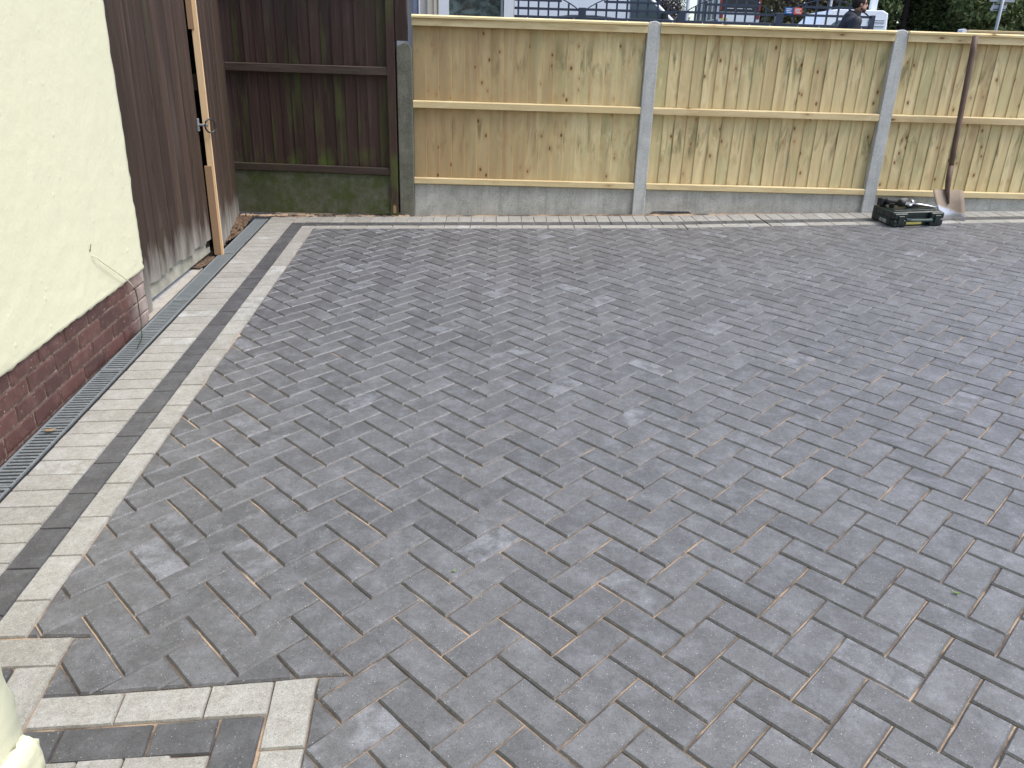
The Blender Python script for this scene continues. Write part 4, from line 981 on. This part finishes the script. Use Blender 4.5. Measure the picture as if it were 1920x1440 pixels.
# small white van side-on at right
pz = hill(7.6, 18.6)
p_ = thing('van', 'white van facing left, partly hidden by the walking man', 'van', (7.0, 18.4, pz), 0)
zr = 2.868 - pz
prof = [(-1.05, .3), (-1.1, .75), (-.95, 1.02), (-.25, zr - .42), (.10, zr - .02), (.28, zr), (1.30, zr), (1.42, zr - .06), (1.47, .9), (1.45, .3)]
body(prof, 0, 1.8, .08, .06, 1.1).build('body', 'van_white', p_)
b = MB(); b.extrude([(-.06, 1.12), (.03, 1.30), (.24, zr - .24), (.62, zr - .24), (.62, 1.12)], -.004, .03, 'y'); b.v = [(x, y + .06 * max(0, z - 1.1), z) for x, y, z in b.v]; b.build('side_window', 'car_glass', p_)
b = MB(); b.box(1.17, 1.31, .5, .62, zr - .02, zr + .8, bev=.02); b.build('roof_post', 'van_white', p_)
for z in (zr - .22, zr - .27, 1.35): 
    b = MB(); b.box(.95, 1.35, -.012, .01, z, z + .014); b.v = [(x, y + .06 * max(0, zz - 1.1), zz) for x, y, zz in b.v]; b.build('panel_line', 'sign_grey', p_)
for x in (-.45, 1.0): wheel(p_, x, -.01, .31, .2)

# poles, road sign, second fence ------------------------------------
for (x, y, lb) in ((4.43, 22.0, 'grey street lamp pole behind the trellis left of the black van'), (8.32, 22.0, 'grey street lamp pole left of the white van')):
    t = thing('street_lamp', lb, 'street lamp', (x, y, hill(x, y) - .1), 0, 'street lamps')
    b = MB(); b.tube([(0, 0, 0), (0, 0, 1.2), (0, 0, 1.25), (0, 0, 5.8), (.15, 0, 6.05), (.6, 0, 6.15)], [.075, .075, .05, .04, .035, .03], 10); b.build('pole', 'sign_grey', t, True)
    b = MB(); b.box(.5, 1.0, -.1, .1, 6.12, 6.22, bev=.03); b.build('lamp_head', 'sign_grey', t)
t = thing('road_sign', 'grey back of a road sign on a pole before the green trees', 'road sign', (10.75, 18.0, hill(10.75, 18) - .1), 0)
zz = t.location.z
b = MB(); b.tube([(0, 0, 0), (0, 0, 3.4 - zz + .3)], .034, 10); b.build('pole', 'sign_grey', t, True)
b = MB(); b.extrude([(-.20, 2.90 - zz), (-.22, 2.93 - zz), (-.17, 3.05 - zz), (.14, 3.055 - zz), (.13, 2.905 - zz)], .040, .048, 'y'); b.build('sign_plate', 'sign_grey', t)
b = MB(); b.box(-.27, .29, .040, .048, 3.085 - zz, 3.6 - zz, bev=.002); b.build('sign_plate', 'sign_grey', t)
for z in (2.925, 3.03, 3.2, 3.45):
    b = MB(); b.box(-.15, .12, .028, .039, z - zz, z + .018 - zz); b.build('bracket', 'black', t)
t = thing('pine_fence', 'distant pine fence top showing beyond the shovel at right', 'fence', (4.545, 7.6, hill(4.6, 7.6)), 0); zz = t.location.z
for k in range(24):
    board(k * .1 + .06, (k + 1) * .1 + .072, .05, 1.865 - zz, True, .03 + (k % 2) * .0012).build('board', 'pine_v', t)
b = MB(); b.box(.05, 2.5, -.02, .07, 1.886 - zz, 1.912 - zz, bev=.004); b.build('cap_rail', 'pine_cap', t)
b = MB(); b.loft([[(x, y, z) for x, z in [(.022, 0)] + [(.022 * math.cos(a_), 1.903 - zz + .018 * math.sin(a_)) for a_ in np.linspace(0, math.pi, 7)] + [(-.022, 0)]] for y in (-.03, .07)]); b.build('end_post', 'upvc', t)

# trees --------------------------------------------------------------
def leaf_cloud(name, par, matn, clumps, n, size, seed, droop=0.0):
    rs = np.random.RandomState(seed); V = []; F = []; A = []
    wts = np.array([c[3] * c[4] * c[5] for c in clumps]) ** .75; wts /= wts.sum()
    ci = rs.choice(len(clumps), n, p=wts); cl = np.array(clumps)[ci]
    d = rs.normal(size=(n, 3)); d /= np.linalg.norm(d, axis=1)[:, None]; r = rs.uniform(.35, 1.05, n) ** .6
    c = cl[:, :3] + d * r[:, None] * cl[:, 3:6]
    a = rs.normal(size=(n, 3)); a[:, 2] -= droop; a /= np.linalg.norm(a, axis=1)[:, None]; b = np.cross(a, rs.normal(size=(n, 3))); b /= np.linalg.norm(b, axis=1)[:, None]
    s = size * rs.uniform(.6, 1.5, n)[:, None]
    q = np.stack([c - a * s, c + b * s * .45, c + a * s, c - b * s * .45], 1).reshape(-1, 3)
    me = bpy.data.meshes.new(name); me.from_pydata(q.tolist(), [], np.arange(4 * n).reshape(-1, 4).tolist()); me.materials.append(MAT[matn])
    at = me.attributes.new('rnd', 'FLOAT', 'FACE'); at.data.foreach_set('value', rs.uniform(0, 1, n))
    o2 = bpy.data.objects.new(name, me); col.objects.link(o2); o2.parent = par; return o2
def tree(label, x, y, h, rad, matn, n, size, seed, leafy=True, base=.12, group=None, name='tree', bare=False):
    rs = random.Random(seed); t = thing(name, label, 'tree', (x, y, hill(x, y) - .1), 0, group)
    b = MB(); pts = [(0, 0, 0), (rs.uniform(-.1, .1), rs.uniform(-.1, .1), h * .3), (rs.uniform(-.3, .3), rs.uniform(-.3, .3), h * .65), (rs.uniform(-.3, .3), 0, h * .92)]
    b.tube(pts, [h * .018, h * .014, h * .008, h * .003], 8)
    clumps = []; nl = 26 if not bare else 46
    for k in range(nl):
        f = rs.uniform(base, .95); a_ = rs.uniform(0, 6.283); rr = rad * (1 - .55 * f) * rs.uniform(.35, 1.0); z0 = h * f * .85
        tip = (rr * math.cos(a_), rr * math.sin(a_), h * f)
        b.tube([(0, 0, z0 * .8), (tip[0] * .5, tip[1] * .5, z0 * .95), tip], [h * .009, h * .006, h * .002], 5)
        if bare:
            for q in range(7):
                a2 = a_ + rs.uniform(-.9, .9); l2 = rs.uniform(.3, .9) * rad * .5; s0 = rs.uniform(.3, 1)
                st_ = (tip[0] * s0, tip[1] * s0, z0 + (h * f - z0) * s0)
                b.tube([st_, (st_[0] + l2 * math.cos(a2) * .6, st_[1] + l2 * math.sin(a2) * .6, st_[2] + l2 * .4), (st_[0] + l2 * math.cos(a2), st_[1] + l2 * math.sin(a2), st_[2] + l2 * rs.uniform(.3, 1.1))], [h * .0035, h * .0025, h * .001], 4)
        cs = rad * rs.uniform(.20, .42); clumps.append((tip[0], tip[1], tip[2], cs, cs, cs * rs.uniform(.6, .9)))
    b.build('trunk', 'bark', t)
    leaf_cloud('crown', t, matn, clumps, n, size, seed)
    return t
tree('broad dark evergreen tree behind the grey road sign', 21.0, 36, 9.5, 4.4, 'leaf_green', 48000, .10, 3, base=.04, group='trees across the road')
tree('rounded evergreen tree right of the bare brown tree', 17.2, 37, 8.5, 3.4, 'leaf_green', 40000, .10, 4, base=.04, group='trees across the road')
tree('evergreen tree at the far right edge', 25.5, 35, 9, 4.2, 'leaf_green', 36000, .10, 5, base=.04, group='trees across the road')
tree('bare brown twiggy tree right of the white van', 15.0, 40, 9, 3.0, 'leaf_brown', 14000, .06, 6, base=.06, bare=True, group='trees across the road')
tree('olive green bushy tree behind the walking man', 14.4, 46, 7.5, 3.4, 'leaf_olive', 26000, .10, 7, base=.04, group='trees across the road')
tree('olive green bushy tree just right of the black van doors', 12.9, 47, 7.5, 2.6, 'leaf_olive', 24000, .10, 8, base=.04, group='trees across the road')
tree('dark leafy tree between the bare tree and the white van', 16.4, 50, 8, 3.2, 'leaf_olive', 24000, .10, 9, base=.04, group='trees across the road')
tree('low bare brown tree behind the trellis left of the street lamp', 7.4, 50, 3.3, 1.8, 'leaf_brown', 9000, .05, 10, base=.05, bare=True, group='trees across the road')
tree('low bare brown tree just right of the white van windscreen', 9.2, 52, 3.0, 1.7, 'leaf_brown', 9000, .05, 11, base=.05, bare=True, group='trees across the road')
tree('dark green tree behind the road sign tree, far right', 26.5, 50, 9, 4.6, 'leaf_green', 26000, .14, 21, base=.03, group='trees across the road')
tree('dark green tree filling the gap behind the bare brown tree', 20.8, 52, 9, 4.4, 'leaf_green', 26000, .14, 22, base=.03, group='trees across the road')
fb = thing('far_building', 'low grey flat-roofed building far behind the bare hedge', 'building', (9.0, 75, hill(9, 75) - .2), 0)
b = MB(); b.box(-5, 5, 0, 8, 0, 2.85); b.build('wall', 'house_wall', fb)
b = MB(); b.box(-5.2, 5.2, -.2, 8.2, 2.86, 3.25); b.build('roof', 'far_wall', fb)

# ------------------------------------------------------------------ walking man behind the fence
px_, py_ = 4.834, 11.4; pz_ = hill(px_, py_)
per = thing('person', 'dark-haired man in a dark jacket walking to the right behind the fence', 'person', (px_, py_, pz_), 0)
per.scale = (1.07, 1.07, 1.07)
def remesh(o, vox=.011, it=8):
    r_ = o.modifiers.new('remesh', 'REMESH'); r_.mode = 'VOXEL'; r_.voxel_size = vox; r_.use_smooth_shade = True
    s_ = o.modifiers.new('smooth', 'SMOOTH'); s_.iterations = it; s_.factor = .5
def limb(b, pts, rad): b.tube(pts, rad, 12); [b.ball(p, r_, 6) for p, r_ in zip(pts, rad)]
H0 = Vector((.062, 0, 1.555))
b = MB()
b.ball(H0 + Vector((-.012, 0, .025)), (.096, .075, .100), 10)             # skull
b.ball(H0 + Vector((.028, 0, -.045)), (.064, .056, .072), 8)              # jaw
b.ball(H0 + Vector((.074, 0, -.088)), (.022, .026, .020), 6)              # chin
b.tube([H0 + Vector((.085, 0, .012)), H0 + Vector((.112, 0, -.028))], [.008, .015], 8); b.ball(H0 + Vector((.110, 0, -.030)), .014, 5)
b.ball(H0 + Vector((.078, 0, .022)), (.016, .052, .012), 6)               # brow
b.ball(H0 + Vector((.086, 0, -.060)), (.012, .026, .010), 6)              # lips
for s_ in (-1, 1): b.ball(H0 + Vector((-.008, s_ * .074, -.012)), (.017, .009, .030), 6)
limb(b, [H0 + Vector((-.02, 0, -.05)), Vector((.0, 0, 1.40)), Vector((-.01, 0, 1.30))], [.056, .058, .07])
limb(b, [Vector((-.01, 0, 1.28)), Vector((-.015, 0, 1.05)), Vector((0, 0, .90))], [.11, .105, .11])
for s_, sw in ((-1, .22), (1, -.22)):
    limb(b, [Vector((-.01, s_ * .17, 1.335)), Vector((-.06 - sw * .2, s_ * .20, 1.06)), Vector((-.02 - sw * .9, s_ * .19, .84))], [.05, .042, .030])
    hnd = Vector((-.01 - sw * 1.05, s_ * .185, .78)); b.ball(hnd, (.035, .018, .045), 6)
    for q in range(4): b.tube([hnd + Vector((-.024 + q * .016, 0, -.03)), hnd + Vector((-.026 + q * .017, -s_ * .008, -.07)), hnd + Vector((-.022 + q * .015, -s_ * .024, -.095 + abs(q - 1.5) * .008))], [.0095, .009, .008], 6)
    b.tube([hnd + Vector((.03, -s_ * .005, .0)), hnd + Vector((.045, -s_ * .018, -.04))], [.011, .009], 6)
    limb(b, [Vector((0, s_ * .09, .90)), Vector((sw * .55, s_ * .095, .50)), Vector((sw * .75 - .06, s_ * .09, .09))], [.085, .058, .04])
    limb(b, [Vector((sw * .75 - .07, s_ * .09, .04)), Vector((sw * .75 + .11, s_ * .10, .035))], [.036, .03])
bo = b.build('body', 'skin', per, True); remesh(bo, .0085, 6)
b = MB()
limb(b, [Vector((-.035, 0, 1.36)), Vector((-.055, 0, 1.22)), Vector((-.03, 0, 1.05)), Vector((-.01, 0, .88)), Vector((0, 0, .80))], [.115, .15, .145, .14, .142])
b.ball((-.04, 0, 1.27), (.13, .205, .14), 8); b.ball((-.03, 0, 1.05), (.125, .18, .2), 8)
for s_, sw in ((-1, .22), (1, -.22)):
    limb(b, [Vector((-.02, s_ * .185, 1.315)), Vector((-.06 - sw * .2, s_ * .225, 1.06)), Vector((-.02 - sw * .85, s_ * .20, .855))], [.080, .066, .048])
jo = b.build('jacket', 'jacket', per, True); remesh(jo, .011, 8)
b = MB(); rings = []
for z, rx_, ry_, ox in ((1.335, .105, .12, -.02), (1.385, .096, .095, -.008), (1.44, .088, .083, .006), (1.455, .080, .076, .008), (1.42, .07, .07, .006)):
    rings.append([(ox + rx_ * math.cos(t), ry_ * math.sin(t), z + .022 * -math.cos(t)) for t in np.linspace(0, 2 * math.pi, 20, endpoint=False)])
b.loft(rings, cap=False); b.build('collar', 'collar', per, True)
b = MB()
for s_, sw in ((-1, .22), (1, -.22)):
    limb(b, [Vector((0, s_ * .08, .92)), Vector((sw * .55, s_ * .095, .50)), Vector((sw * .75 - .06, s_ * .09, .10))], [.115, .082, .07])
b.ball((0, 0, .92), (.13, .175, .12), 8); to_ = b.build('trousers', 'trousers', per, True); remesh(to_, .012, 6)
for s_, sw in ((-1, .22), (1, -.22)):
    b = MB(); limb(b, [Vector((sw * .75 - .08, s_ * .09, .045)), Vector((sw * .75 + .12, s_ * .10, .04))], [.045, .04]); so_ = b.build('shoe', 'black', per, True)
# hair: shell over the skull, above a hairline
b = MB(); c0 = H0 + Vector((-.012, 0, .025)); rings = []
nT = 26
for k in range(15):
    ph = (math.pi * .5) * k / 14
    ring = []
    for i in range(nT):
        t = 2 * math.pi * i / nT; fr = math.cos(t)
        low = -.025 if fr > .35 else (-.045 + .02 * fr if fr > -.2 else -.085)
        low = .052 if fr > .62 else low
        lat = math.asin(max(-1, min(1, low / .1))); la = lat + (math.pi / 2 - lat) * (k / 14)
        rr = 1.075 + .035 * (k / 14); ring.append(c0 + Vector((.096 * rr * math.cos(la) * math.cos(t), .075 * rr * math.cos(la) * math.sin(t), .100 * rr * math.sin(la) + random.uniform(-.002, .002))))
    rings.append(ring)
b.loft(rings, cap=True); b.build('hair', 'hair', per, True)
b = MB(); b.ball(H0 + Vector((.058, 0, -.078)), (.043, .0545, .036), 8); b.ball(H0 + Vector((.020, 0, -.058)), (.048, .0585, .040), 8); bd = b.build('beard', 'beard', per, True); remesh(bd, .008, 4)
for s_ in (-1, 1):
    b = MB(); b.ball(H0 + Vector((.078, s_ * .030, .004)), .0115, 6); b.build('eye', 'hair', per, True)
    b = MB(); b.tube([H0 + Vector((.086, s_ * .014, .026)), H0 + Vector((.080, s_ * .044, .030))], .0055, 6); b.build('eyebrow', 'hair', per, True)
